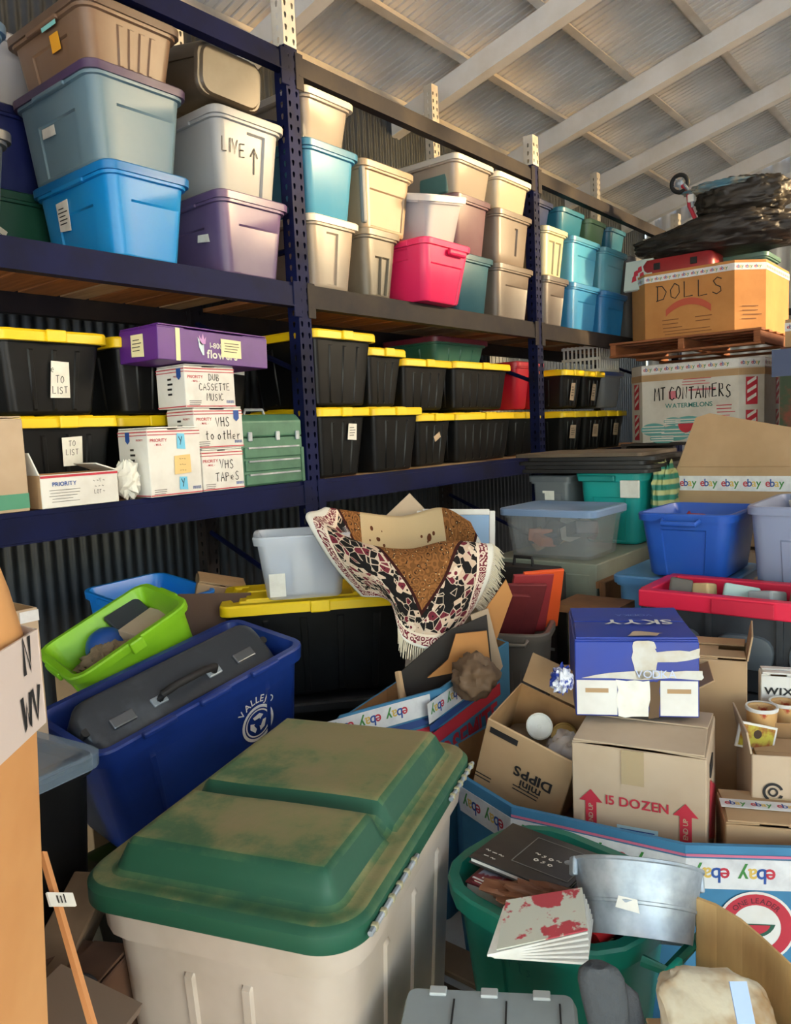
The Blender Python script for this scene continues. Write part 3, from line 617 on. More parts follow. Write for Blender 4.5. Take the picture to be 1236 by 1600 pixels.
# ================================================================== bulk cartons stacked at the far right
WOOD = mk('pallet_wood', (150, 104, 66), .8, col2=(118, 78, 48), ns=4, stretch=(1, 1, 6), bump=.2, bs=20)
def pallet(label, x0, x1, y0, y1, z, h=.12, mat=WOOD):
    T = thing('wooden_pallet', label, 'pallet', TR((x0+x1)/2, (y0+y1)/2, z)); L = x1-x0; W = y1-y0
    for s in (-1, 0, 1): MB().box((0, s*(W/2-.03), h/2), (L, .045, h-.036)).build('stringer', mat, T, None, .003, 1)
    for k in range(6): MB().box((-L/2+.05+(L-.1)*k/5, 0, h-.009), (.1, W, .017)).build('top_board', mat, T, None, .003, 1)
    for k in range(3): MB().box((-L/2+.05+(L-.1)*k/2, 0, .009), (.1, W, .017)).build('bottom_board', mat, T, None, .003, 1)
    return T
pallet('wooden pallet at the bottom of the stack of bulk cartons', 6.0, 7.1, 1.48, 2.5, 0)
T, fr = gaylord('bulk_carton', 'brown bulk carton at the bottom of the far stack with a band of tape', TR(6.56, 2.0, .12), octagon(.52, .5, .14), 1.11, CARD); tape_band(T, fr, (7, 6, 0), 1.0, .07)
pallet('dark pallet under the white watermelon carton', 5.98, 7.1, 1.46, 2.52, 1.235, .13, mk('pallet_dark', (52, 44, 40), .8))
T, fr = gaylord('bulk_carton', 'white watermelon carton hand-lettered MT CONTAINERS in the far stack', TR(6.56, 2.0, 1.37), octagon(.52, .5, .14), .60, mk('carton_white', (206, 202, 196), .7, col2=(186, 180, 172), ns=4)); 
tape_band(T, fr, (7, 6, 0), .565, .06)
F, L = fr(6)
b = MB()
for i in (5, 6, 7, 0):
    Fi, Li = fr(i); b.box((0, .50, .0005), (Li, .05, .0016), 0, Fi)
b.build('kraft_band', CARD, T)
scrawl(T, 'MT CONTAINERS', INK, .095, F @ Matrix.Translation((.03, .325, .004)), .10, .45, seed=8)
lettering(T, 'WATERMELONS', mk('print_dteal', (60, 130, 124), .6), .048, F @ Matrix.Translation((.0, .262, .002)), .015)
MB().box((-.12, .36, .001), (.06, .06, .001), 0, F).build('red_print', MATS['print_rose'] if 'print_rose' in MATS else mk('print_rose', (200, 110, 124), .6), T); MB().box((.1, .39, .001), (.2, .015, .001), 0, F).build('red_print', mk('print_rose', (200, 110, 124), .6), T)
for x, y, rx, ry in ((-.27, .10, .10, .05), (-.10, .07, .12, .06), (.08, .09, .12, .06), (-.2, .03, .1, .04), (.0, .15, .11, .045), (.25, .12, .1, .05), (-.12, .16, .07, .03)):
    g = MB(); g.add([(x+rx*math.cos(a*math.pi/12), y+ry*math.sin(a*math.pi/12), .0025+abs(x)*.001) for a in range(24)], [tuple(range(24))], 0, F); mo = g.build('melon_print', TEALP, T)
    s = MB()
    for k in (-1, 0, 1): s.add([(x-rx*.9, y+k*ry*.45-.004, .0035), (x+rx*.85, y+k*ry*.45-.004, .0035), (x+rx*.85, y+k*ry*.45+.004, .0035), (x-rx*.9, y+k*ry*.45+.004, .0035)], [(0, 1, 2, 3)], 0, F)
    s.build('melon_stripe', WHITE, mo)
MB().add([(-.02+.06*math.cos(-a*math.pi/10), .14+.07*math.sin(-a*math.pi/10), .0045) for a in range(11)], [tuple(range(10, -1, -1))], 0, F).build('melon_slice_print', RED, T)
for i in (7, 0, 5):
    Fi, Li = fr(i)
    for z in (.12, .36):
        r_ = MB(); r_.box((0, z, .0008), (.09, .2, .0012), 0, Fi); ro = r_.build('warning_strip', RED, T); w_ = MB()
        for k in (-1, 0, 1): w_.add([(-.035, z+k*.06-.02, .002), (.035, z+k*.06+.02, .002), (.035, z+k*.06+.045, .002), (-.035, z+k*.06+.005, .002)], [(0, 1, 2, 3)], 0, Fi)
        w_.build('strip_arrow', WHITE, ro)
lt = MB(); lines_into(lt, .2, .34, .26, 4, .025, .006, F @ Matrix.Translation((0, 0, .002)), 0, 3); lines_into(lt, -.05, .2, .47, 3, .02, .005, F @ Matrix.Translation((0, 0, .002)), 0, 9); stuff(lt.build('small_print', RED, T))
# DOLLS carton on its pallet
pallet('reddish wooden pallet between the white carton and the DOLLS carton', 5.93, 7.1, 1.46, 2.58, 2.045, .115, mk('pallet_red', (150, 92, 56), .75, col2=(116, 66, 38), ns=4, stretch=(1, 1, 6), bump=.2, bs=20))
T, fr = gaylord('bulk_carton', 'orange-brown bulk carton hand-lettered DOLLS on top of the far stack', TR(6.56, 2.0, 2.165), octagon(.52, .5, .17), .50, CARD3)
tape_band(T, fr, (7, 6, 0, 5), .455, .05)
F, L = fr(6)
scrawl(T, 'DOLLS', INK, .12, F @ Matrix.Translation((.02, .285, .003)), .06, .75, seed=2)
g = MB(); n = 14
arcp = [(.26*math.cos(math.radians(130-80*k/n)), -.10+.30*math.sin(math.radians(130-80*k/n))) for k in range(n+1)]; arcq = [(.26*1.0*math.cos(math.radians(130-80*k/n)), -.15+.30*math.sin(math.radians(130-80*k/n))) for k in range(n+1)]
g.add([(x, y+.08, .003) for x, y in arcp] + [(x, y+.08, .003) for x, y in arcq], [(k+n+1, k+n+2, k+1, k) for k in range(n)], 0, F); g.build('arched_print', mk('print_rust', (186, 84, 60), .7), T)
lt = MB(); PB = mk('print_brown', (120, 74, 40), .7)
lines_into(lt, -.2, -.04, .13, 3, .03, .006, F @ Matrix.Translation((0, 0, .003)), 0, 3); lines_into(lt, .04, .22, .13, 2, .03, .006, F @ Matrix.Translation((0, 0, .003)), 0, 5); lines_into(lt, -.2, .18, .045, 2, .022, .005, F @ Matrix.Translation((0, 0, .003)), 0, 7)
Fx, Lx = fr(7); lines_into(lt, -.07, .09, .17, 4, .03, .006, Fx @ Matrix.Translation((0, 0, .003)), 0, 3); stuff(lt.build('small_print', PB, T))
# things in and on the DOLLS carton
BAG = mk('bag_black', (46, 42, 40), .5, col2=(66, 60, 54), ns=6, bump=.9, bs=7, spec=.4, stretch=(3, 1, 4))
base = carton('carton', 'plain carton filling the DOLLS carton below the bags', TR(6.56, 2.0, 2.18), .7, .68, .42, CARD)[0]
T = thing('suitcase', 'red hard suitcase lying in the DOLLS carton under a black bag', 'suitcase', TR(6.32, 2.13, 2.6))
MB().loft([rrect(.16, .26, .05, 0), rrect(.18, .28, .06, .03), rrect(.18, .28, .06, .15), rrect(.16, .26, .05, .19)]).build('shell', mk('case_red', (150, 36, 42), .4, col2=(130, 30, 36), ns=5), T, 40)
for y in (-.14, .14): MB().box((-.185, y, .13), (.012, .05, .05)).build('latch', INK, T, None, .004)
T = thing('board_game', 'white picture box with red print standing at the left edge of the DOLLS carton', 'box', basis((6.12, 2.42, 2.55), (0, -1, 0), (.25, 0, 1)))
MB().box((0, .14, 0), (.22, .24, .03)).build('box', mk('game_white', (190, 204, 198), .6), T); mb = MB()
for k, (x, y) in enumerate(((-.02, .15), (.01, .18), (.03, .13), (-.03, .11))): mb.add([(x-.02, y-.03, .016), (x+.02, y-.015, .016), (x+.01, y+.03, .016), (x-.015, y+.02, .016)], [(0, 1, 2, 3)])
mb.build('red_figure_print', RED, T)
T, F = tote('plastic_tote', 'muted green tote lying under the black bags in the DOLLS carton', TR(6.62, 1.72, 2.6), .44, .36, .15, plastic((84, 120, 106)), plastic((84, 120, 106)), feats=[], handles=False)
o = blob(TR(6.45, 1.93, 2.925, 4), .38, .62, .165, .10, 2.2, 110, 60, 3, .75, .85, .45, .08).build('garbage_bag', BAG, None, 60); tag(o, 'long black plastic bag draped across the top of the DOLLS carton', 'bag')
o = blob(TR(6.47, 1.72, 3.185, 8), .25, .34, .15, .10, 2.4, 100, 56, 9, .8, .8, 0, .09).build('duffel_bag', mk('bag_brown', (44, 40, 36), .5, col2=(66, 58, 48), ns=5, bump=.4, bs=10), None, 60); tag(o, 'dark bulging bag with a light blue cloth on top of the stack', 'bag')
o2 = blob(TR(6.30, 1.86, 3.27, 0), .10, .24, .035, .3, 3, 40, 18, 5).build('cloth', mk('cloth_blue', (96, 140, 158), .8, col2=(180, 160, 130), ns=9, bump=.5, bs=30), None, 60); tag(o2, 'light blue patterned cloth lying over the dark bulging bag', 'cloth')
T = thing('scooter', 'small folded scooter with a black wheel on top of the bags', 'scooter', TR(6.28, 2.12, 3.05))
wm = Matrix.Translation((0, .02, .30)) @ Matrix.Rotation(math.radians(80), 4, 'Y')
mb = MB(); n = 24; mb.loft([[((.062+.016*math.cos(t*math.pi/4))*math.cos(2*math.pi*k/n), (.062+.016*math.cos(t*math.pi/4))*math.sin(2*math.pi*k/n), .016*math.sin(t*math.pi/4)) for k in range(n)] for t in range(9)], False, False, 0, wm); wh = mb.build('wheel', mk('rubber', (24, 24, 24), .6), T, 50)
MB().lathe([(.012, -.02), (.03, -.012), (.03, .012), (.012, .02)], 16, 0, wm, True, True).build('hub', STEEL, wh)
for k in range(5): MB().tube([wm @ Vector((.02*math.cos(k*1.257), .02*math.sin(k*1.257), 0)), wm @ Vector((.05*math.cos(k*1.257), .05*math.sin(k*1.257), 0))], .006, 6).build('spoke', STEEL, wh)
MB().tube([(0, .02, .30), (.01, -.04, .24), (.01, -.05, .12), (.02, -.09, .02)], .016).build('stem', RED, T); MB().tube([(-.01, -.02, .28), (-.01, -.07, .2), (-.01, -.08, .1)], .012).build('fork', STEEL, T)
MB().box((.0, -.07, .17), (.05, .05, .06)).build('clamp', PAPER, T, None, .008)
# stack at the right picture edge
T, F = carton('printed_carton', 'dark printed display carton with a yellow and black striped edge', TR(6.25, .95, 1.22), 1.0, .70, .76, mk('print_foliage', (44, 62, 40), .6, col2=(110, 52, 36), ns=7, lo=.45, hi=.6), flaps=(0, 0, 0, 0))
Fx = F[3]; st_ = MB().box((.27, .38, .0008), (.13, .76, .0012), 0, Fx).build('black_strip', INK, T); y_ = MB()
for k in range(4): y_.add([(.21, .05+.15*k, .002), (.33, .13+.15*k, .002), (.33, .2+.15*k, .002), (.21, .12+.15*k, .002)], [(0, 1, 2, 3)], 0, Fx)
y_.build('yellow_arrow', YEL, st_); lettering(st_, 'Pack', WHITE, .05, Fx @ Matrix.Translation((.27, .67, .002)), .02)
MB().box((-.1, .67, .0006), (.6, .18, .001), 0, Fx).build('blue_panel', mk('print_slate', (74, 88, 124), .6), T)
T, fr = gaylord('bulk_carton', 'brown carton with a printed tape band at the right edge beside the pallet', TR(6.25, .93, 1.985), [(-.45, -.35), (.45, -.35), (.45, .35), (-.45, .35)], .19, CARD); tape_band(T, fr, (3,), .14, .055)
carton('carton', 'large plain carton under the dark printed carton', TR(6.25, .93, 0), 1.0, .72, 1.21, CARD)

# ================================================================== middle distance, right
# open carton with a tall raised flap
T, F = carton('open_carton', 'open brown carton with a tall raised flap and printed tape band', TR(4.36, 1.12, .90), .58, .58, .40, CARD, flaps=(None, None, None, None))
for k, ln in ((3, .58), (0, .58)):
    t_ = MB().box((0, .315, .0006), (ln, .075, .0014), 0, F[k]).build('tape', TAPE, T); e_ = MB(); ebay_into(e_, F[k] @ Matrix.Translation((-ln/2, .282, .0018)), ln, .068, 0, False); stuff(e_.build('tape_print', EB, t_))
FL = basis((-.29, 0, .40), (0, -1, 0), (.10, 0, 1)); MB().prism([(-.285, 0), (.285, 0), (.27, .18), (-.13, .27), (-.20, .25)], 0, .006, 0, FL).build('flap', CARD, T)
FL = basis((0, -.29, .40), (1, 0, 0), (0, -.9, -.6)); MB().prism([(-.28, 0), (.28, 0), (.27, .2), (-.27, .2)], 0, .006, 0, FL).build('flap', CARD, T)
carton('carton', 'plain carton under the open carton with the raised flap', TR(4.36, 1.12, 0), .6, .6, .87, CARD2)
T = thing('wooden_shutter', 'orange wooden slatted shutter leaning beside the open carton', 'shutter', basis((4.40, 1.47, .0), (1, .0, 0), (0, -.04, 1)))
SHW = mk('shutter_wood', (190, 112, 64), .6, col2=(160, 88, 46), ns=5)
for x in (-.12, .12): MB().box((x, .6, 0), (.03, 1.2, .02)).build('stile', SHW, T)
for k in range(30): MB().box((0, .05+.038*k, 0), (.22, .024, .012), 0, Matrix.Identity(4)).build('slat', SHW, T)
# filing cabinet with totes on it
CAB = mk('cabinet_sage', (150, 154, 138), .5, .1, col2=(132, 136, 120), ns=4)
T = thing('metal_cabinet', 'sage grey metal cabinet under the clear tote and the teal tote', 'cabinet', TR(3.78, 1.77, 0))
MB().box((0, 0, .455), (1.06, .56, .91)).build('body', CAB, T, None, .006); MB().box((-.533, 0, .66), (.008, .5, .40)).build('drawer_front', CAB, T, None, .004, 1); MB().box((-.533, 0, .22), (.008, .5, .40)).build('drawer_front', CAB, T, None, .004, 1)
T, F = tote('plastic_tote', 'clear tote full of mixed things with a pale blue lid on the cabinet', TR(3.46, 1.755, .913, 0), .40, .50, .225, clearp((196, 200, 204), .22), plastic((126, 150, 184)), feats=[], taper=.025, handles=False)
rnd = random.Random(11)
for k in range(12):
    c = rnd.choice(((226, 226, 224), (180, 140, 110), (90, 80, 74), (196, 120, 90), (70, 70, 76), (210, 206, 196)))
    o = MB().box((0, 0, 0), (rnd.uniform(.05, .13), rnd.uniform(.05, .16), rnd.uniform(.03, .07))).build('contents', plastic(c), T, None, .006)
    o.location = (rnd.uniform(-.10, .10), rnd.uniform(-.15, .15), rnd.uniform(.06, .15)); o.rotation_euler = (rnd.uniform(-.5, .5), rnd.uniform(-.5, .5), rnd.uniform(0, 3))
TEAL = (24, 160, 156)
T, F = tote('plastic_tote', 'turquoise tote with a clip-on lid behind the clear tote', TR(4.04, 1.68, .913), .46, .36, .36, plastic(TEAL), plastic((22, 150, 146)), feats=[((3,), .12, .88, .02, .24, -.006)], taper=.02)
MB().box((-.245, .05, .345), (.03, .2, .03)).build('clip', plastic((18, 128, 126)), T, None, .006); MB().box((-.225, -.12, .29), (.02, .1, .09)).build('paper_tag', PAPER, T, None, .004)
GCR = plastic((104, 110, 116))
T, F = tote('plastic_crate', 'dark grey lidded crate with a white label under the black boards', TR(4.03, 2.01, .913), .46, .24, .345, GCR, plastic((92, 98, 104)), feats=[((3,), .1, .3, .02, .26, .008), ((3,), .7, .9, .02, .26, .008)], taper=.01, handles=False, r=.02)
plate(T, 'paper_label', PAPER, .07, .05, F[3] @ Matrix.Translation((-.01, .25, .003)))
for k in range(5):
    T = MB(); T.loft([[(p[0]+4.03+.012*(k % 2), p[1]+1.80+.01*k*(-1)**k, p[2]+1.288+.021*k) for p in rrect(.27, .36, .03, z)] for z in (0, .014, .018)])
    o = T.build('foam_board', mk('board_black', (24, 24, 26), .5, col2=(38, 36, 36), ns=6) if k < 4 else mk('board_tan', (96, 82, 66), .7, col2=(74, 62, 50), ns=5), None, 50)
    tag(o, ('bottom', 'second lowest', 'middle', 'second highest', 'top, tan-faced')[k] + ' black board in the flat stack on the turquoise tote and grey crate', 'board', 'stack of flat black boards')
SG = bpy.data.materials.new('stripe_green'); SG.use_nodes = True; nt = SG.node_tree; wv = nt.nodes.new('ShaderNodeTexWave'); wv.inputs['Scale'].default_value = 6; wv.bands_direction = 'Z'; tc = nt.nodes.new('ShaderNodeTexCoord'); nt.links.new(tc.outputs['Object'], wv.inputs['Vector'])
cr_ = nt.nodes.new('ShaderNodeValToRGB'); cr_.color_ramp.elements[0].color = lin((40, 130, 110)); cr_.color_ramp.elements[0].position = .35; cr_.color_ramp.elements[1].color = lin((190, 190, 130)); cr_.color_ramp.elements[1].position = .75; nt.links.new(wv.outputs['Fac'], cr_.inputs[0]); nt.links.new(cr_.outputs[0], nt.nodes['Principled BSDF'].inputs['Base Color'])
o = blob(TR(4.00, 1.445, 1.115, 0), .10, .05, .20, .32, 2.0, 48, 28, 6, .99, .7).build('cloth_bag', SG, None, 60); tag(o, 'green striped cloth bag beside the turquoise tote', 'bag'); 
# black case standing in front of the cabinet
T = thing('hard_case', 'black hard case with a handle standing in front of the sage cabinet', 'case', TR(3.12, 1.79, .0))
mb = MB(); mb.loft([rrect(.06, .185, .02, .0), rrect(.065, .19, .025, .05), rrect(.065, .19, .025, .88), rrect(.05, .175, .02, .905)]); mb.build('shell', mk('case_black', (36, 32, 32), .45, col2=(48, 42, 40), ns=5), T, 40)
MB().tube([(0, -.05, .90), (0, -.045, .945), (0, .045, .945), (0, .05, .90)], .009).build('handle', INK, T)
MB().box((-.067, 0, .55), (.006, .37, .012)).build('seam', STEEL, T)
# wooden board leaning at the cabinet's right side
BW = mk('board_wood', (142, 98, 60), .7, col2=(104, 68, 40), ns=3, stretch=(1, 1, 8), bump=.15, bs=15)
T = thing('leaning_board', 'brown wooden board leaning beside the sage cabinet', 'board', basis((3.52, 1.43, .0), (1, 0, 0), (0, .02, 1)))
MB().box((0, .42, 0), (.62, .84, .03)).build('panel', BW, T, None, .004); MB().box((0, .825, -.022), (.62, .03, .015)).build('edge_strip', BW, T)
# big blue tote, grey tote and supports
T, F = tote('plastic_tote', 'royal blue tote with a moulded handle standing open behind the red-rimmed crate', TR(3.29, 1.045, .915), .46, .385, .26, plastic((36, 84, 178)), None, feats=[((3,), .16, .84, .01, .19, -.007)], taper=.03, handles=False)
MB().tube([(-.235, -.07, .235), (-.262, -.065, .225), (-.262, .065, .225), (-.235, .07, .235)], .011).build('handle', plastic((36, 84, 178)), T)
o = blob(TR(3.27, 1.05, 1.10), .12, .1, .05, .3, 3, 24, 14, 3, 0).build('cloth', mk('cloth_red', (150, 50, 56), .9, bump=.4, bs=20)); tag(o, 'red cloth lying in the royal blue tote', 'cloth')
T, F = tote('plastic_tote', 'pale blue tote under the royal blue tote', TR(3.3, 1.10, .0), .5, .46, .90, plastic((96, 150, 196)), plastic((86, 140, 188)), feats=[], taper=.03, handles=False)
T, F = tote('plastic_tote', 'large blue-grey tote with papers standing open at the right edge', TR(3.36, .60, .78), .56, .44, .43, plastic((136, 144, 172)), None, feats=[((3,), .2, 1.0, .0, .30, .006)], taper=.03, handles=False)
for k in range(4):
    o = MB().box((0, 0, 0), (.02, .16+.03*k, .22)).build('folder', [PAPER, CARD2, mk('folder_dark', (60, 52, 48), .8), PAPER][k], None); o.location = (3.25+.07*k, .62-.01*k, 1.13); o.rotation_euler = (.2-.15*k, .25+.1*k, .1*k)
    tag(o, ('white sheet of paper, foremost in', 'tan folder, second in', 'dark folder, third in', 'white folder, rearmost in')[k] + ' the blue-grey tote', 'paper', 'papers in the blue-grey tote')
carton('carton', 'carton under the blue-grey tote at the right edge', TR(3.36, .58, 0), .5, .46, .765, CARD)
# collapsible crates: black, the top one with a red rim
def crate(label, z, rimmat, x=2.88, y=.72, L=.32, W=.70, H=.30):
    T = thing('folding_crate', label, 'crate', TR(x, y, z), 'folding crates'); D = mk('crate_black', (40, 44, 50), .5, col2=(56, 60, 66), ns=6)
    th = .02
    for s in (-1, 1):
        p = MB().box((s*(L/2-th/2), 0, H/2), (th, W, H)).build('side_panel', D, T)
        for k in range(3):
            q = MB(); yy = -W/3+W/3*k; q.loft([[(s*L/2 + s*zz, yy+a, H*.45+b) for a, b, _ in rrect(.095-d, .06-d, .05-d, 0)] for zz, d in ((0, 0), (.012, .004), (.014, .014))]); q.build('oval_boss', mk('crate_grey', (84, 92, 100), .45), p, 50)
        for k in range(4): MB().box((s*(L/2+.006), -W/2+.01+(W-.02)*k/3, H/2), (.014, .02, H)).build('side_rib', D, p)
        MB().box((0, s*(W/2-th/2), H/2), (L-2*th-.001, th, H)).build('end_panel', D, T)
    MB().box((0, 0, .01), (L-.05, W-.05, .02)).build('base', D, T)
    if rimmat:
        for s in (-1, 1):
            MB().box((s*(L/2-.005), 0, H-.012), (.045, W+.02, .062)).build('rim', rimmat, T, None, .006); MB().box((0, s*(W/2-.005), H-.012), (L-.04, .045, .062)).build('rim', rimmat, T, None, .006)
        MB().box((-L/2-.0275, .0, H-.012), (.004, .2, .05)).build('rim_plate', mk('rim_emboss', (196, 26, 58), .5), T, None, .002, 1)
    return T
crate('black folding crate at the bottom of the stack', 0, None); crate('black folding crate in the middle of the stack', .31, None); crate('black folding crate with a bright red rim full of small boxes', .62, mk('rim_red', (226, 36, 72), .4))
for k, (y, z, d, c, lb) in enumerate(((.98, .88, (.05, .08, .08), (96, 90, 84), 'dark grey small box at the left end of the red-rimmed crate'), (.9, .87, (.06, .07, .07), (206, 178, 130), 'cream small box in the red-rimmed crate'), (.78, .86, (.09, .12, .09), (176, 204, 200), 'pale green box in the red-rimmed crate'), (.68, .85, (.1, .09, .10), (150, 156, 160), 'grey plastic tray in the red-rimmed crate'), (.57, .87, (.11, .08, .12), (186, 176, 120), 'khaki box standing in the red-rimmed crate'), (.48, .86, (.13, .09, .11), (232, 232, 230), 'white charger block in the red-rimmed crate'))):
    o = MB().box((0, 0, 0), d).build('small_box', mk('small_box_%d' % k, c, .6), None, None, .008); o.location = (2.86+.02*(k % 3), y, z+.04); o.rotation_euler = (.15*(-1)**k, .2, .3*(-1)**k); tag(o, lb, 'box', 'small things in the red-rimmed crate')
o = MB().tube([(2.82, .56, .9), (2.80, .55, .98), (2.84, .47, 1.0), (2.86, .40, .97), (2.84, .37, .9)], .006).build('cable', PAPER); tag(o, 'white cable looping out of the red-rimmed crate', 'cable')
carton('carton', 'filling carton inside the red-rimmed crate', TR(2.88, .72, .645), .22, .6, .185, CARD)
# grey trash can full of folders
T = thing('trash_can', 'taupe plastic trash can stuffed with maroon folders', 'trash can', TR(2.665, 1.55, 0, 20))
tote_shell(.30, .26, .755, .05, .06, [((0, 1, 2, 3), .3, .34, .05, .6, .005), ((0, 1, 2, 3), .66, .7, .05, .6, .005)], rimh=.03).build('body', plastic((128, 120, 110)), T, 40)
for s in (-1, 1): MB().tube([(s*.15, -.05, .735), (s*.172, -.045, .72), (s*.172, .045, .72), (s*.15, .05, .735)], .008).build('handle', plastic((140, 132, 122)), T)
MAR = mk('folder_maroon', (124, 46, 48), .6, col2=(104, 36, 40), ns=6); ORG = mk('folder_orange', (240, 92, 40), .5)
for k, (dx, dy, dz, rx, ry, m, lb) in enumerate(((-.06, .05, .80, .15, .9, MAR, 'maroon folder leaning left in the trash can'), (.0, .0, .83, .1, .75, MAR, 'maroon folder in the middle of the trash can'), (.04, -.02, .86, .05, .6, mk('folder_crimson', (160, 50, 56), .6), 'crimson folder rising out of the trash can'), (.08, -.05, .87, .0, .6, ORG, 'bright orange folder rising out of the trash can'))):
    o = MB().box((0, 0, 0), (.016, .17, .26)).build('folder', m, None, None, .003); o.location = (2.665+dx, 1.55+dy, dz-.02); o.rotation_euler = (rx, -ry*.5, .9); tag(o, lb, 'folder', 'folders in the trash can')
o = MB().box((2.96, 1.37, .795), (.22, .26, .03)).build('wooden_plank', BW); tag(o, 'flat wooden plank between the trash can and the pale blue tote', 'plank'); 
carton('carton', 'low carton carrying the flat wooden plank', TR(2.96, 1.40, 0), .12, .12, .76, CARD)

# ================================================================== foreground, left
# tall bulk carton at the left edge with a crumpled top
poly = [(.445, .95), (.445, 1.5), (.3, 1.65), (-.4, 1.65), (-.55, 1.5), (-.55, .95), (-.4, .82), (.30, .82)]
T = thing('tall_carton', 'tall orange-brown carton with a crumpled top and taped band at the left edge', 'cardboard box', TR(0, 0, 0))
def dens(P, k=8):
    out = []
    for i in range(len(P)):
        a, b = Vector(P[i]), Vector(P[(i+1) % len(P)]); out += [a.lerp(b, j/k) for j in range(k)]
    return out
D = dens(poly); cx, cy = -.05, 1.2; rings = []
for z, s, n_ in ((0, 1, 0), (.8, 1, .004), (1.18, 1, .008), (1.28, 1.0, .012), (1.33, .985, .04), (1.37, .975, .07), (1.41, .955, .08), (1.445, .93, .08), (1.46, .90, .06), (1.44, .86, .03)):
    R_ = []
    for p in D:
        q = Vector((cx+(p.x-cx)*s, cy+(p.y-cy)*s, z)); v = noise.noise(Vector((p.x*6, p.y*6, z*9)))
        R_.append((q.x + .055*(z-1.3) - abs(v)*n_*(p.x-cx), q.y - abs(v)*n_*2*(p.y-cy), z + v*n_*1.2 - .06*max(0, (s < .99)*(p.x-.25))))
    rings.append(R_)
MB().loft(rings, True, True).build('body', mk('cardboard_warm', (206, 152, 96), .75, col2=(190, 132, 78), ns=3, bump=.1, bs=14), T, 40)
b = MB()
for (a, c) in (((.30, .82), (.445, .95)), ((.445, .95), (.445, 1.5)), ((-.4, .82), (.30, .82))):
    a, c = Vector((*a, 0)), Vector((*c, 0)); F = basis((a+c)/2 + Vector((c.y-a.y, a.x-c.x, 0)).normalized()*.004, c-a, (0, 0, 1)); b.box((0, 1.265, 0), ((c-a).length+.006, .12, .003), 0, F)
    if c.x > .4 and a.x < .4: F0 = F
t_ = b.build('tape', mk('tape_pinkish', (204, 188, 180), .45), T); scrawl(t_, 'N|WV', INK, .042, F0 @ Matrix.Translation((.065, 1.28, .003)), .2, .6, seed=4)
T, F = carton('carton', 'pale carton corner just behind the tall carton', TR(.845, 2.19, 0, 0), .28, .26, 1.12, CARD2, flaps=(None, None, None, None)); MB().box((.115, 1.10, .001), (.05, .03, .003), 0, F[0]).build('tape_strip', TAPE, T)
# black tote with a clear lid behind it
T, F = tote('storage_tote', 'black tote with a smoky clear lid left of the blue recycling bin', TR(.70, 1.76, .0, 8), .30, .40, .86, BLK, mk('lid_smoke', (120, 140, 160), .2, alpha=.55), feats=[], taper=.04)
# beige tote with the dirty green lid
BEI = mk('tote_beige', (176, 164, 152), .42, col2=(160, 148, 134), ns=4, bump=.04, bs=20)
GD = bpy.data.materials.new('lid_green_dirty'); GD.use_nodes = True; nt = GD.node_tree; N = nt.nodes; bs_ = N['Principled BSDF']; bs_.inputs['Roughness'].default_value = .55
tc = N.new('ShaderNodeTexCoord'); n1 = N.new('ShaderNodeTexNoise'); n1.inputs['Scale'].default_value = 3.2; n1.inputs['Detail'].default_value = 8; n1.inputs['Roughness'].default_value = .65
sx = N.new('ShaderNodeSeparateXYZ'); ma = N.new('ShaderNodeMath'); ma.operation = 'MULTIPLY_ADD'; ma.inputs[1].default_value = .22; mb2 = N.new('ShaderNodeMath'); mb2.operation = 'ADD'
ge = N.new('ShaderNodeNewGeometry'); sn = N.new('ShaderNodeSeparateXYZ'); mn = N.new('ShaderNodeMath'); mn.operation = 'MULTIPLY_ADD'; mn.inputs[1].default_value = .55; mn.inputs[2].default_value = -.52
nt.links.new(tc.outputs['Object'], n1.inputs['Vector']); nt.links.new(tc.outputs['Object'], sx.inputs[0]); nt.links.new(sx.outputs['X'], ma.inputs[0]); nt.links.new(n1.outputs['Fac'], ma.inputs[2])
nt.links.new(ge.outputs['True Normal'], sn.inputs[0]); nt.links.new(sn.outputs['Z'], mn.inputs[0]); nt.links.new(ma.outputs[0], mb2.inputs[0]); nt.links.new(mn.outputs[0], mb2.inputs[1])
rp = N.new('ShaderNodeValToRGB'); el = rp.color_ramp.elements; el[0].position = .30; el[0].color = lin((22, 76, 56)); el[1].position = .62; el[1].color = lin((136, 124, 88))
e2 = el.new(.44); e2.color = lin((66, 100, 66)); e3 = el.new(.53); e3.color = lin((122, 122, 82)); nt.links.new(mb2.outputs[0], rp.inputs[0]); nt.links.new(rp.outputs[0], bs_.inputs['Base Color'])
bp = N.new('ShaderNodeBump'); bp.inputs['Strength'].default_value = .25; bp.inputs['Distance'].default_value = .01; nt.links.new(n1.outputs['Fac'], bp.inputs['Height']); nt.links.new(bp.outputs[0], bs_.inputs['Normal'])
BL, BW_, BZ = .745, .53, .765
T = thing('wheeled_tote', 'large beige tote with a dusty dark green lid in the foreground', 'tote', TR(1.08, 1.165, .15, 19))
HB = BZ-.15
fe = [((3,), .30, .345, .02, .47, .007), ((3,), .655, .70, .02, .47, .007), ((1,), .3, .34, .02, .46, .007), ((0, 2), .2, .23, .02, .46, .006), ((0, 2), .5, .53, .02, .46, .006), ((0, 2), .8, .83, .02, .46, .006)]
tote_shell(BL, BW_, HB, .035, .075, fe, rimw=.02, rimh=.085).build('body', BEI, T, 40)
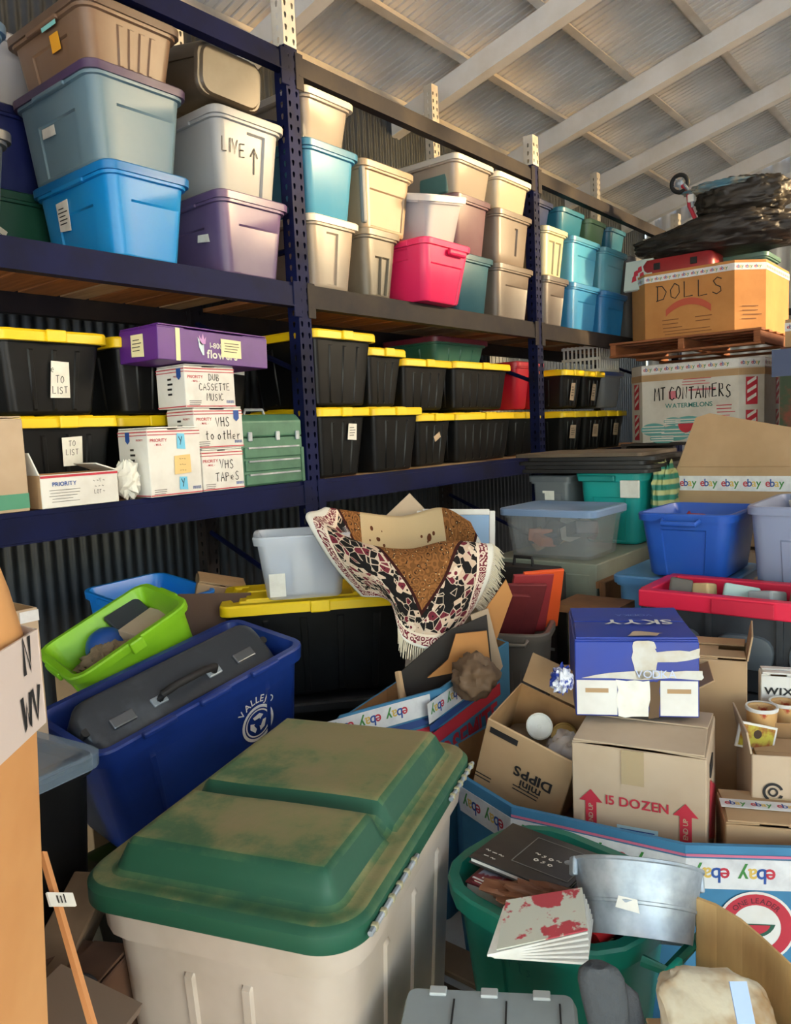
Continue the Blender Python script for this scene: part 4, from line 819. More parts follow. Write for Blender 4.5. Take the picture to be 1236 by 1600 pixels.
# lid: height field with two raised panels and a groove between them
nx, ny = 72, 52; hx, hy = BL/2+.012, BW_/2+.012; V = []; Fc = []; rc = .085
def sstep(a, b, t): t = min(1, max(0, (t-a)/(b-a))); return t*t*(3-2*t)
for i in range(nx+1):
    for j in range(ny+1):
        u = -1+2*i/nx; v = -1+2*j/ny; x, y = u*hx, v*hy
        ax, ay = abs(x)-(hx-rc), abs(y)-(hy-rc)
        if ax > 0 and ay > 0:
            m_ = max(ax, ay); d_ = math.hypot(ax, ay); k = m_/d_ if d_ else 1; x = math.copysign(hx-rc+ax*k, x); y = math.copysign(hy-rc+ay*k, y)
        ax, ay = abs(x)-(hx-rc), abs(y)-(hy-rc)
        ed = rc - math.hypot(max(ax, 0), max(ay, 0)) if (ax > 0 or ay > 0) else rc + min(-ax, -ay)
        h = .012*sstep(0, .012, ed) + .055*sstep(.045, .085, ed); gx = -.08
        h -= .034*(1-sstep(.010, .030, abs(x-gx)))*sstep(.04, .08, ed); h += .004*noise.noise(Vector((x*5, y*5, 2)))*sstep(.08, .12, ed)
        V.append((x, y, HB+.002+h))
for i in range(nx):
    for j in range(ny): a = i*(ny+1)+j; Fc.append((a, a+ny+1, a+ny+2, a+1))
mb = MB(); mb.add(V, Fc)
per = [i*(ny+1) for i in range(nx+1)] + [nx*(ny+1)+j for j in range(1, ny+1)] + [i*(ny+1)+ny for i in range(nx-1, -1, -1)] + [j for j in range(ny-1, 0, -1)]
top = [V[k] for k in per]; mb.loft([[(x*.995, y*.995, HB-.030) for x, y, z in top], [(x, y, HB-.028) for x, y, z in top], top], True, False)
ld = mb.build('lid', GD, T, 50)
for k, (a, c) in enumerate(((-.33, -.09), (.14, .33))):
    hg = MB().tube([(a, -hy-.006, HB-.012), (c, -hy-.006, HB-.012)], .005, 8).build('hinge_rod', STEEL, ld)
    for q in range(6): MB().box((a+(c-a)*(q+.5)/6, -hy-.006, HB-.012), (.012, .012, .013)).build('hinge_knuckle', mk('hinge_pale', (150, 144, 116), .5), hg, None, .003)
pallet('weathered wooden pallet under the beige tote', .60, 1.62, .35, 1.50, 0, .145, mk('pallet_grey', (120, 98, 76), .85, col2=(90, 72, 54), ns=4, stretch=(1, 1, 6), bump=.2, bs=20))
# blue recycling bin with the circular mark
VB = mk('bin_blue', (24, 52, 128), .4, col2=(20, 42, 104), ns=4, bump=.03, bs=20)
P, Q = at(150, 1188, 2.05), at(482, 1003, 2.60); L = (Q-P).length; ux = (Q-P).normalized(); W = .40; H = .40
m = basis((0, 0, 0), ux, (.05, 1, .10)); uy = m.col[1].to_3d(); uz = m.col[2].to_3d(); m.translation = P + ux*L/2 + uy*W/2 - uz*H
VM = m.copy(); T = thing('recycling_bin', 'navy blue recycling bin with a white round recycling mark holding a grey suitcase', 'bin', m)
tote_shell(L, W, H, .04, .04, [((0, 2), .15, .17, .03, .3, .005), ((0, 2), .83, .85, .03, .3, .005)], rimw=.02, rimh=.05).build('body', VB, T, 40)
for k in (-.25, .0, .25): MB().box((k*L, -W/2-.003, H-.004), (.11, .022, .02)).build('rim_step', VB, T, None, .006)
for s in (-1, 1): MB().box((s*(L/2+.002), 0, H-.03), (.02, .16, .03)).build('handle', VB, T, None, .006)
SF = side_frames(L, W, H, .04, .02)[0]; CM = SF @ Matrix.Translation((L*.21, H*.50, .002))
lettering(T, 'VALLEJO', WHITE, .034, CM, .012, arc=.075); mb = MB(); n = 32
for r0, r1 in ((.055, .065), (.045, .05)): mb.add([(r*math.cos(2*math.pi*k/n), r*math.sin(2*math.pi*k/n), .0) for r in (r0, r1) for k in range(n)], [(k, n+k, n+(k+1) % n, (k+1) % n) for k in range(n)], 0, CM)
mb.build('ring_mark', WHITE, T); mb = MB()
for k in range(3):
    R3 = CM @ Matrix.Rotation(k*2.094, 4, 'Z'); mb.add([(-.02, .028, 0), (.008, .028, 0), (.008, .034, 0), (.024, .022, 0), (.008, .01, 0), (.008, .016, 0), (-.013, .016, 0)], [(0, 6, 5, 2), (2, 5, 4, 3)], 0, R3)
mb.build('arrow_mark', WHITE, T)
# charcoal suitcase wedged in the bin
SC = mk('case_charcoal', (46, 50, 57), .32, col2=(86, 92, 100), ns=5, lo=.5, hi=.8, bump=.15, bs=30)
P2, Q2 = at(160, 1128, 2.12), at(425, 1012, 2.50); L2 = .66; uz_ = (Vector((0, 0, .82)) - FW*.60).normalized(); m = basis((P2+Q2)/2, Q2-P2, uz_.cross((Q2-P2).normalized()))
T = thing('suitcase', 'scuffed charcoal suitcase wedged upright in the navy recycling bin', 'suitcase', VM @ Matrix.Translation((-.02, -W/2+.13, H+.012)) @ Matrix.Rotation(math.radians(38), 4, 'X') @ Matrix.Translation((0, 0, -.295)))
mb = MB(); mb.loft([[(p[0], p[1], z) for p in rrect(L2/2-d, .098-d*.6, .05, 0)] for z, d in ((0, .02), (.02, 0), (.275, 0), (.295, .012), (.302, .03))]); mb.build('shell', SC, T, 50)
MB().loft([rrect(L2/2+.004, .012, .01, z) for z in (.02, .296)]).build('seam', mk('seam_black', (28, 28, 30), .5), T, 50)
hd = MB().tube([(-.10, -.02, .30), (-.095, -.02, .335), (-.05, -.02, .35), (.05, -.02, .35), (.095, -.02, .335), (.10, -.02, .30)], .012).build('handle', INK, T, 60)
for s in (-1, 1): MB().box((s*.10, -.02, .303), (.05, .03, .012)).build('handle_mount', STEEL, hd, None, .004); MB().box((s*.22, -.02, .305), (.075, .035, .012)).build('latch', mk('chrome_dark', (120, 124, 130), .3, .9), T, None, .004)
for k in range(2):
    o = MB().box((0, 0, 0), (.10, .006, .12)).build('paper_tag', CARD2 if k else PAPER); pp = at(205+12*k, 1098+5*k, 2.52); o.location = pp; o.rotation_euler = (.2, .4, .3*k); tag(o, ('white' if k == 0 else 'tan') + ' paper sheet sticking up beside the charcoal suitcase', 'paper')
# lime green tote
LM = mk('bin_lime', (136, 198, 36), .4, col2=(120, 182, 30), ns=4, bump=.03, bs=20)
P, Q, R3 = at(112, 1068, 2.46), at(300, 938, 2.70), at(78, 985, 2.90); L = (Q-P).length; W = .42; H = .29
m = basis((0, 0, 0), Q-P, R3-P); ux, uy, uz = (m.col[k].to_3d() for k in range(3)); m.translation = P + ux*L/2 + uy*W/2 - uz*H; LMM = m
T = thing('plastic_tote', 'lime green tote tilted open with cloth and a blue ball inside', 'tote', m)
tote_shell(L, W, H, .035, .05, [((0, 2), .0, .46, .0, .2, .008), ((1, 3), .2, .8, .02, .2, -.006)], rimw=.018, rimh=.03).build('body', LM, T, 40)
MB().box((0, -W/2-.004, H-.02), (.05, .02, .045)).build('clip', LM, T, None, .006)
for s in (-1, 1): MB().box((s*(L/2-.002), 0, H-.02), (.02, .14, .03)).build('handle', LM, T, None, .006)
o = blob(LMM @ Matrix.Translation((-.08, -.02, .20)), .105, .11, .05, .22, 3, 60, 30, 8, 0, 1, 0, .25).build('cloth', mk('cloth_tan', (150, 128, 100), .9, col2=(118, 98, 74), ns=8, bump=.6, bs=40), None, 60); tag(o, 'crumpled tan cloth in the lime green tote', 'cloth')
o = blob(LMM @ Matrix.Translation((-.03, .10, .19)), .075, .075, .075, .01, 2, 32, 18, 2).build('ball', mk('ball_blue', (34, 76, 150), .35), None, 60); tag(o, 'blue ball behind the tan cloth in the lime tote', 'ball')
o = MB().box((0, 0, 0), (.16, .11, .05)).build('small_carton', CARD2, None, None, .004); o.matrix_world = LMM @ Matrix.Translation((.11, .03, .20)) @ Euler((.2, .1, .3)).to_matrix().to_4x4(); tag(o, 'small tan carton in the lime tote', 'box')
o = MB().box((0, 0, 0), (.15, .13, .02)).build('notebook', mk('book_dark', (50, 54, 60), .5), None, None, .003); o.matrix_world = LMM @ Matrix.Translation((.10, .12, .22)) @ Euler((.7, .1, .2)).to_matrix().to_4x4(); tag(o, 'dark notebook leaning at the back of the lime tote', 'book')
# bright blue tote behind
P, Q, R3 = at(82, 950, 2.88), at(215, 925, 3.05), at(138, 902, 3.3); H = .26; L = .42; W = .42
m = basis((0, 0, 0), (1, .05, .02), (0, 1, .12)); ux, uy, uz = (m.col[k].to_3d() for k in range(3)); B0 = at(250, 892, 3.62); m.translation = B0 - ux*L/2 - uy*W/2 - uz*H
T = thing('plastic_tote', 'empty bright blue tote behind the lime tote under the shelf', 'tote', m)
tote_shell(L, W, H, .03, .05, PANEL(H)).build('body', plastic((16, 120, 214)), T, 40)
for s in (-1, 1): MB().box((s*(L/2-.002), 0, H-.02), (.02, .14, .03)).build('handle', plastic((16, 120, 214)), T, None, .006)
# props that carry the pile at the left
T, F = tote('storage_tote', 'black tote on the floor under the navy recycling bin', TR(1.40, 2.06, 0), .60, .36, .27, BLK, plastic((40, 42, 46)), feats=[], handles=False)
carton('carton', 'brown carton on the floor under the lime tote', TR(1.50, 2.62, 0), .40, .30, .50, CARD)
carton('carton', 'brown carton on the floor under the bright blue tote', TR(1.80, 3.2, 0), .3, .3, .58, CARD)
T, F = carton('wine_carton', 'brown carton with a wine glass mark leaning under the shelf', basis(at(330, 932, 3.5)-Vector((0, 0, .13)), (.8, -.55, -.25), (.3, .8, .1)), .22, .20, .20, CARD, flaps=(0, 0, 0, 0))
mb = MB(); M2 = F[0] @ Matrix.Translation((.04, .10, .002)); mb.add([(-.02, .05, 0), (.02, .05, 0), (.015, .015, 0), (.003, .01, 0), (.003, -.03, 0), (.015, -.035, 0), (-.015, -.035, 0), (-.003, -.03, 0), (-.003, .01, 0), (-.015, .015, 0)], [tuple(range(10))], 0, M2); mb.build('glass_mark', INK, T)
o = MB().box((0, 0, 0), (.28, .02, .2)).build('cardboard_sheet', mk('card_dark', (84, 62, 50), .8)); o.location = at(338, 966, 2.98); o.rotation_euler = (-.6, .1, -.5); tag(o, 'dark brown cardboard sheet left of the yellow lid', 'cardboard')
carton('carton', 'carton under the wine glass carton', TR(2.16, 2.90, 0, -30), .16, .16, .60, CARD)
# ---- black tote with the yellow lid, clear tote and rug
PA, PB_ = onZ(345, 950, .92), onZ(640, 928, .92); ux = (PB_-PA).normalized(); L = .74; W = .40; H = .37
m = basis((0, 0, 0), ux, (ux.y*-1, ux.x, 0)); uy = m.col[1].to_3d(); m.translation = PA + ux*L/2 + uy*W/2 + Vector((0, 0, .54-PA.z)); HM = m
T, F = tote('storage_tote', 'large black tote with a yellow lid under the patterned rug', m, L, W, H, BLK, YEL, 'ridge', feats=RIBS(H, 4), taper=.035, r=.03, group='black totes with yellow lids', handles=False)
m2 = m.copy(); m2.translation = m.translation + Vector((0, 0, -.54)); T, F = tote('storage_tote', 'black tote on the floor beneath the tote with the rug', m2, L, W, .51, BLK, plastic((40, 42, 46)), feats=[], handles=False)
CLR = clearp((226, 232, 244), .42)
cL, cW, cH = .37, .28, .245
PC = onZ(412, 942, .935); m = basis((0, 0, 0), ux, uy); m.translation = PC + ux*(cL/2-.03) + uy*(cW/2-.02); CM2 = m
T, F = tote('plastic_tote', 'frosted clear tote with a white label standing on the yellow lid', m, cL, cW, cH, CLR, None, feats=[], taper=.03, r=.035, handles=False); plate(T, 'paper_label', PAPER, .06, .09, F[0] @ Matrix.Translation((-.1, .06, .002)))
for k in range(3): MB().box((-.085+.085*k, .02, .09), (.075, .16, .13+.02*k)).build('contents', [mk('cont_blue', (150, 170, 200), .7), WHITE, mk('cont_grey', (120, 130, 150), .7)][k], T, None, .01)
# rug
RG = bpy.data.materials.new('rug_pattern'); RG.use_nodes = True; nt = RG.node_tree; N = nt.nodes; Lk = nt.links; bs_ = N['Principled BSDF']; bs_.inputs['Roughness'].default_value = .95; bs_.inputs['Specular IOR Level'].default_value = .1
uv = N.new('ShaderNodeUVMap'); sp = N.new('ShaderNodeSeparateXYZ'); Lk.new(uv.outputs[0], sp.inputs[0])
def mth(op, a, b=None):
    n = N.new('ShaderNodeMath'); n.operation = op
    for i, x in enumerate((a, b)):
        if x is None: continue
        if isinstance(x, (int, float)): n.inputs[i].default_value = x
        else: Lk.new(x, n.inputs[i])
    return n.outputs[0]
def mixc(f, a, b):
    n = N.new('ShaderNodeMix'); n.data_type = 'RGBA'
    Lk.new(f, n.inputs[0]) if not isinstance(f, (int, float)) else None
    for i, x in ((6, a), (7, b)):
        if isinstance(x, tuple): n.inputs[i].default_value = lin(x)
        else: Lk.new(x, n.inputs[i])
    return n.outputs[2]
U, Vv = sp.outputs[0], sp.outputs[1]
ed = mth('MINIMUM', mth('MINIMUM', U, mth('SUBTRACT', 1, U)), mth('SUBTRACT', 1, Vv))
def vor(scale, feat='F1'):
    v = N.new('ShaderNodeTexVoronoi'); v.feature = feat; v.inputs['Scale'].default_value = scale; Lk.new(uv.outputs[0], v.inputs['Vector']); return v
v1 = vor(9); v2 = vor(26); v3 = vor(42)
ringf = mth('GREATER_THAN', mth('SINE', mth('MULTIPLY', v1.outputs['Distance'], 22)), .0)
ring2 = mth('GREATER_THAN', mth('SINE', mth('MULTIPLY', v2.outputs['Distance'], 18)), .1)
dots = mth('LESS_THAN', v3.outputs['Distance'], .33); core = mth('LESS_THAN', v1.outputs['Distance'], .22)
vE = vor(24, 'DISTANCE_TO_EDGE'); vC = vor(24); sc_ = N.new('ShaderNodeSeparateColor'); Lk.new(vC.outputs['Color'], sc_.inputs[0]); rc_, gc_ = sc_.outputs[0], sc_.outputs[1]; line = mth('LESS_THAN', vE.outputs['Distance'], .07)
cb = mixc(mth('GREATER_THAN', rc_, .62), (32, 30, 30), (112, 44, 56)); cb = mixc(mth('GREATER_THAN', gc_, .78), cb, (206, 180, 158)); cb = mixc(mth('MULTIPLY', line, mth('GREATER_THAN', rc_, .35)), cb, (204, 184, 164)); cb = mixc(mth('LESS_THAN', vC.outputs['Distance'], .16), cb, (40, 32, 32)); cb = mixc(mth('LESS_THAN', mth('ADD', v1.outputs['Distance'], mth('MULTIPLY', v3.outputs['Distance'], .45)), .56), cb, (222, 204, 184)); cb = mixc(mth('LESS_THAN', v1.outputs['Distance'], .20), cb, (118, 44, 56)); cb = mixc(mth('LESS_THAN', v1.outputs['Distance'], .13), cb, (214, 180, 160)); cb = mixc(mth('LESS_THAN', v1.outputs['Distance'], .07), cb, (30, 28, 28))
cm = mixc(ring2, (116, 46, 58), (224, 204, 190)); cbr = mixc(dots, (118, 78, 44), (52, 34, 26)); cbr = mixc(ring2, cbr, (146, 98, 56)); cbr = mixc(mth('LESS_THAN', v3.outputs['Distance'], .14), cbr, (216, 186, 140))
cc = mixc(mth('LESS_THAN', mth('ADD', v2.outputs['Distance'], mth('MULTIPLY', v1.outputs['Distance'], .9)), .52), (196, 172, 134), (96, 56, 36))
col = mixc(mth('GREATER_THAN', ed, .035), (226, 224, 216), cm)
col = mixc(mth('GREATER_THAN', ed, .085), col, (230, 214, 196)); col = mixc(mth('GREATER_THAN', ed, .10), col, cb)
tri = mth('SUBTRACT', mth('MULTIPLY', mth('SUBTRACT', .80, Vv), .62), mth('ABSOLUTE', mth('SUBTRACT', U, .58)))
col = mixc(mth('GREATER_THAN', tri, .0), col, (58, 28, 26)); col = mixc(mth('GREATER_THAN', tri, .022), col, cbr)
col = mixc(mth('MULTIPLY', mth('LESS_THAN', Vv, .34), mth('GREATER_THAN', mth('MINIMUM', U, mth('SUBTRACT', 1, U)), .25)), col, cc)
Lk.new(col, bs_.inputs['Base Color']); n2 = N.new('ShaderNodeTexNoise'); n2.inputs['Scale'].default_value = 220; Lk.new(uv.outputs[0], n2.inputs['Vector']); bp = N.new('ShaderNodeBump'); bp.inputs['Strength'].default_value = .4; bp.inputs['Distance'].default_value = .004; Lk.new(n2.outputs[0], bp.inputs['Height']); Lk.new(bp.outputs[0], bs_.inputs['Normal'])
CP = [[(508, 792, 3.12), (562, 800, 3.2), (628, 806, 3.25), (690, 793, 3.22), (735, 815, 3.12)],
      [(498, 797, 3.0), (566, 858, 3.06), (635, 872, 3.08), (700, 862, 3.08), (752, 848, 3.02)],
      [(478, 806, 2.86), (560, 846, 2.76), (635, 858, 2.76), (702, 845, 2.80), (770, 852, 2.88)],
      [(500, 852, 2.78), (572, 888, 2.64), (642, 905, 2.62), (708, 900, 2.66), (768, 890, 2.80)],
      [(530, 895, 2.74), (592, 918, 2.62), (640, 955, 2.58), (700, 955, 2.60), (756, 925, 2.76)],
      [(564, 932, 2.72), (608, 940, 2.62), (632, 1000, 2.56), (692, 1010, 2.58), (742, 950, 2.72)]]
G = [[at(*p) for p in r] for r in CP]
def cr(p0, p1, p2, p3, t): return .5*((2*p1) + (p2-p0)*t + (2*p0-5*p1+4*p2-p3)*t*t + (3*p1-p0-3*p2+p3)*t**3)
def cs(P, t):
    n = len(P)-1; x = min(t*n, n-1e-6); i = int(x); g = lambda k: P[k] if 0 <= k <= n else (2*P[0]-P[1] if k < 0 else 2*P[n]-P[n-1]); return cr(g(i-1), g(i), g(i+1), g(i+2), x-i)
NU, NV = 72, 72; RP = []
for j in range(NV+1):
    row = [cs([G[r][c] for r in range(6)], j/NV) for c in range(5)]
    RP.append([cs(row, i/NU) for i in range(NU+1)])
for j in range(NV+1):
    for i in range(NU+1):
        q = RP[j][i]; n_ = noise.noise(Vector((i*.09, j*.07, 0))); RP[j][i] = q - FW*(n_*.012)
T = thing('patterned_rug', 'brown and black patterned rug with a white fringe draped over the totes', 'rug', TR(0, 0, 0))
mb = MB(); mb.add([p for r in RP for p in r], [(j*(NU+1)+i, (j+1)*(NU+1)+i, (j+1)*(NU+1)+i+1, j*(NU+1)+i+1) for j in range(NV) for i in range(NU)])
o = mb.build('rug_cloth', RG, T, 180); uvl = o.data.uv_layers.new(name='UVMap')
for lp in o.data.loops:
    j, i = divmod(lp.vertex_index, NU+1); uvl.data[lp.index].uv = (i/NU, j/NV*.98)
md = o.modifiers.new('solid', 'SOLIDIFY'); md.thickness = .010; md.offset = -1
FR_ = mk('fringe', (214, 204, 182), .9); mb = MB(); rnd = random.Random(3)
def fringe(p, out, ln):
    d = (out + Vector((rnd.uniform(-.2, .2), rnd.uniform(-.2, .2), -.4+rnd.uniform(-.2, .1)))).normalized(); e = p + d*ln + Vector((0, 0, -ln*.35)); m_ = (p+e)/2 + Vector((0, 0, .004)); mb.tube([p, m_, e], [.0022, .0018, .001], 4)
for k in range(150):
    j = int(NV*(.28+.72*k/150)); fringe(RP[j][NU], (RP[j][NU]-RP[j][NU-3]).normalized()*.6+Vector((-.1, -.25, 0)), rnd.uniform(.03, .055))
for k in range(70):
    i = int(NU*(.42+.45*k/70)); fringe(RP[NV][i], (RP[NV][i]-RP[NV-3][i]).normalized(), rnd.uniform(.022, .045))
stuff(mb.build('fringe', FR_, T))
# behind the rug
T = thing('picture_frame', 'white framed blue picture standing behind the rug', 'picture frame', basis(at(712, 905, 3.35), RT, (0, .1, 1))); 
MB().box((0, .13, 0), (.30, .30, .012)).build('picture', mk('picture_blue', (120, 156, 196), .4), T)
for x in (-.155, .155): MB().box((x, .13, 0), (.025, .33, .024)).build('frame_side', WHITE, T, None, .003)
for y in (-.03, .29): MB().box((0, y, 0), (.285, .025, .024)).build('frame_side', WHITE, T, None, .003)
T = thing('hinged_frame', 'narrow brass-trimmed frame edge standing behind the rug', 'picture frame', basis(at(762, 905, 3.4), RT, (0, .05, 1))); MB().box((0, .13, 0), (.05, .32, .03)).build('frame_side', mk('brass', (150, 138, 110), .4, .5), T, None, .004)
for y in (.05, .22): MB().box((.026, y, -.005), (.008, .03, .03)).build('hinge', STEEL, T)
carton('carton', 'carton hidden behind the rug carrying the picture frames', TR(2.74, 1.95, 0, -50), .3, .12, .85, CARD2)
T = thing('cardboard_sheet', 'pale cardboard corner poking up behind the rug', 'cardboard', basis(at(640, 805, 3.35), RT, UP)); MB().prism([(-.12, -.25), (.12, -.25), (.10, -.01), (.0, .095), (-.10, .0)], 0, .006).build('sheet', CARD2, T)

# ================================================================== foreground, right
TEALB = mk('carton_blue', (64, 128, 168), .7, col2=(56, 112, 150), ns=4, bump=.08, bs=14)
# Yosemite carton
P0, P1, P2 = onZ(552, 1112, .74), onZ(690, 1078, .75), onZ(795, 1012, .78)
poly = [(P0.x-.04, P0.y+.02), (P1.x, P1.y), (P2.x, P2.y), (P2.x+.02, P2.y+.16), (P1.x+.12, P1.y+.33), (P0.x+.12, P0.y+.24), (P0.x-.02, P0.y+.14)]
T, fr = gaylord('bulk_carton', 'torn blue produce carton with a red stripe behind the green-lidded tote', TR(0, 0, 0), poly, .75, TEALB, .008, rim=[.735, .755, .80, .82, .66, .60, .62])
for i in (0, 1):
    F, L = fr(i); F = F @ Matrix.Rotation((.02, .045)[i]/L, 4, 'Z'); ofs = (0, .02)[i]
    t_ = MB().box((0, .705+ofs, .0006), (L, .065, .0014), 0, F).build('tape', TAPE, T); e_ = MB(); ebay_into(e_, F @ Matrix.Translation((-L/2, .677+ofs, .0018)), L, .058, 0, True); stuff(e_.build('tape_print', EB, t_))
    MB().box((0, .655+ofs, .0005), (L, .022, .001), 0, F).build('blue_stripe', mk('stripe_navy', (40, 70, 130), .6), T); MB().box((0, .615+ofs, .0005), (L, .042, .001), 0, F).build('red_stripe', RED, T)
    if i == 1: lettering(T, 'YOSEMITE', RED, .11, F @ Matrix.Translation((-.03, .525, .0015)), .03, .8)
    else: lettering(T, 'Y', RED, .16, F @ Matrix.Translation((L*.38, .43, .0015)), .03)
paper = blob(TR(*at(742, 1056, 2.40)), .075, .065, .06, .30, 2.2, 36, 20, 12).build('paper_bag', mk('kraft_dark', (112, 88, 66), .7, col2=(88, 66, 48), ns=6, bump=.3, bs=20), None, 60); tag(paper, 'crumpled brown paper bag on the rim of the torn blue carton', 'paper bag')
for k, (pts, d, m_, lb) in enumerate(((((625, 1050), (700, 985), (760, 960), (770, 1060), (700, 1120), (645, 1120)), 2.55, mk('board_dark', (44, 38, 34), .8), 'torn dark board standing in the blue produce carton'), (((668, 1058), (700, 1030), (712, 990), (760, 985), (768, 1060), (735, 1045)), 2.50, CARD3, 'torn orange cardboard piece in the blue produce carton'), (((735, 960), (762, 950), (785, 1040), (768, 1070), (752, 1060)), 2.56, CARD2, 'upright cardboard strip in the blue produce carton'), (((742, 975), (790, 905), (800, 930), (775, 1000), (755, 1010)), 2.60, CARD3, 'bent cardboard tube flap above the blue produce carton'))):
    M0 = basis(at(700, 1040, d), RT, UP); Mi = M0.inverted(); poly = [tuple((Mi @ at(x, y, d))[:2]) for x, y in pts]
    o = MB().prism([(p[0], p[1]) for p in poly][::-1], 0, .012, 0, M0).build('cardboard_piece', m_); tag(o, lb, 'cardboard', 'torn cardboard in the blue produce carton')
o = MB().tube([at(622, 1050, 2.5), at(630, 1100, 2.45), at(640, 1160, 2.42)], .012, 6).build('cardboard_strip', CARD); tag(o, 'thin bent cardboard strip at the left rim of the blue carton', 'cardboard')
# big blue carton with tape, holding boxes
poly = [(1.68, 1.02), (1.745, .59), (1.885, .36), (2.42, .08), (2.69, .30), (2.68, 1.12), (2.45, 1.37), (1.94, 1.38), (1.76, 1.235)]
T, fr = gaylord('bulk_carton', 'big blue bulk carton with colourful printed tape holding smaller boxes', TR(0, 0, 0), poly, .557, TEALB, .012)
tape_band(T, fr, (8, 0, 1, 7), .49, .074, flip=True)
b = MB()
for i in (0, 1, 2): F, L = fr(i); b.box((0, .534, .0004), (L, .006, .001), 0, F)
b.build('pink_stripe', mk('print_pink', (206, 110, 140), .6), T)
F, L = fr(1); CMk = F @ Matrix.Translation((.022, .362, .002)); n = 36
def disc(r0, r1, z, mat, name):
    mb = MB(); mb.add([(r*math.cos(2*math.pi*k/n), r*math.sin(2*math.pi*k/n), z) for r in (r0, r1) for k in range(n)], [(k, n+k, n+(k+1) % n, (k+1) % n) for k in range(n)], 0, CMk); return mb.build(name, mat, T)
sl = disc(.0, .088, 0, WHITE, 'round_seal'); disc(.055, .082, .0006, RED, 'seal_ring'); lettering(T, 'ONE LEADER', mk('print_wine', (90, 24, 40), .6), .018, CMk @ Matrix.Translation((0, 0, .0012)), .012, arc=.06)
mb = MB(); mb.add([(.044*math.cos(math.radians(-165+15*k)), .020+.044*math.sin(math.radians(-165+15*k)), .001) for k in range(11)], [tuple(range(11))], 0, CMk); mb.build('melon_rind', mk('print_dgreen', (30, 84, 66), .6), T)
mb = MB(); mb.add([(.032*math.cos(math.radians(-165+15*k)), .014+.030*math.sin(math.radians(-165+15*k)), .0016) for k in range(11)], [tuple(range(11))], 0, CMk); mb.build('melon_flesh', RED, T)
# crumpled packing paper under the boxes
mb = MB(); nx, ny = 30, 30
V = [(1.86+.7*i/nx, .48+.76*j/ny, .35+.03*noise.noise(Vector((i*.5, j*.5, 0)))) for i in range(nx+1) for j in range(ny+1)]
mb.add(V, [(i*(ny+1)+j, (i+1)*(ny+1)+j, (i+1)*(ny+1)+j+1, i*(ny+1)+j+1) for i in range(nx) for j in range(ny)])
o = mb.build('packing_paper', CARD2, None, 180); md = o.modifiers.new('solid', 'SOLIDIFY'); md.thickness = .34; md.offset = -1; stuff(o); tag(o, 'crumpled brown packing paper filling the big blue carton', 'packing paper')
# the 15 DOZEN carton
T, F = carton('egg_carton_box', 'tan carton printed 15 DOZEN with red arrows in the big blue carton', TR(1.955, .765, .395, -77), .325, .30, .335, CARD2, flaps=(4, 2, 5, 3), flen=.15)
lettering(T, '15 DOZEN', RED, .034, F[0] @ Matrix.Translation((0, .185, .0012)), .02)
for x in (-.115, .115):
    M2 = F[0] @ Matrix.Translation((x, .10, .0012)); ar = MB().add([(-.014, 0, 0), (.014, 0, 0), (.014, .085, 0), (.03, .085, 0), (0, .118, 0), (-.03, .085, 0), (-.014, .085, 0)], [tuple(range(7))], 0, M2).build('arrow_print', RED, T)
    lettering(ar, 'THIS END UP', CARD2, .016, M2 @ Matrix.Translation((.005, .035, .0008)) @ Matrix.Rotation(math.pi/2, 4, 'Z'), .015)
lb_ = plate(T, 'blue_label', mk('label_blue', (178, 214, 226), .6), .10, .06, F[0] @ Matrix.Translation((-.0, .105, .001))); lt = MB(); lines_into(lt, -.045, .045, .125, 4, .012, .003, F[0] @ Matrix.Translation((0, 0, .003)), 0, 4); lt.build('writing', BLUEP, lb_)
plate(T, 'tape_gloss', mk('tape_clear', (200, 176, 140), .1, alpha=.7), .055, .09, F[0] @ Matrix.Translation((-.01, .29, .001)))
MB().box((-.02, .27, .001), (.08, .035, .003), 0, F[1]).build('hand_hole', INK, T, None, .0)
lt = MB(); [lt.box((-.1+.045*k, .15-.01*k, .0008), (.022, .14, .001), 0, F[1] @ Matrix.Rotation(-.25, 4, 'Z')) for k in range(5)]; stuff(lt.build('red_print', RED, T))
lt = MB(); lines_into(lt, .03, .13, .06, 4, .013, .003, Matrix.Translation((0, -.03, .3505)), 0, 5); stuff(lt.build('red_print', RED, T))
# MINI DIPPS carton, tilted
P, Q, R3 = at(762, 1122, 2.16), at(900, 1194, 2.04), at(738, 1208, 2.25); ux = Q-P; L = ux.length; up = (P-R3)
m = basis((0, 0, 0), ux, -FW*1 + Vector((0, 0, 0))); 
uxn = ux.normalized(); upn = (up - uxn*up.dot(uxn)).normalized(); uyn = upn.cross(uxn); W = .22; H = .24
m = basis(P + uxn*L/2 + uyn*W/2 - upn*H, uxn, uyn)
T, F = carton('snack_carton', 'tan carton printed mini DIPPS upside down tilted open in the blue carton', m, L, W, H, CARD, flaps=(None, None, 100, None), flen=.10)
lettering(T, 'DIPPS', INK, .045, F[0] @ Matrix.Translation((L*.12, H*.58, .0012)) @ Matrix.Rotation(math.pi, 4, 'Z'), .03); lettering(T, 'mini', INK, .04, F[0] @ Matrix.Translation((L*.12, H*.42, .0012)) @ Matrix.Rotation(math.pi, 4, 'Z'), .02)
lt = MB(); lines_into(lt, -.05, .05, H*.3, 2, .012, .004, F[0] @ Matrix.Translation((L*.12, 0, .0012)), 0, 3); stuff(lt.build('small_print', INK, T))
pb = plate(T, 'print_block', INK, .085, .018, F[0] @ Matrix.Translation((-L*.28, H*.88, .001))); lt = MB(); lines_into(lt, -.045, .02, H*.2, 2, .012, .004, F[0] @ Matrix.Translation((-L*.33, 0, .0012)), 0, 3); stuff(lt.build('small_print', INK, T))
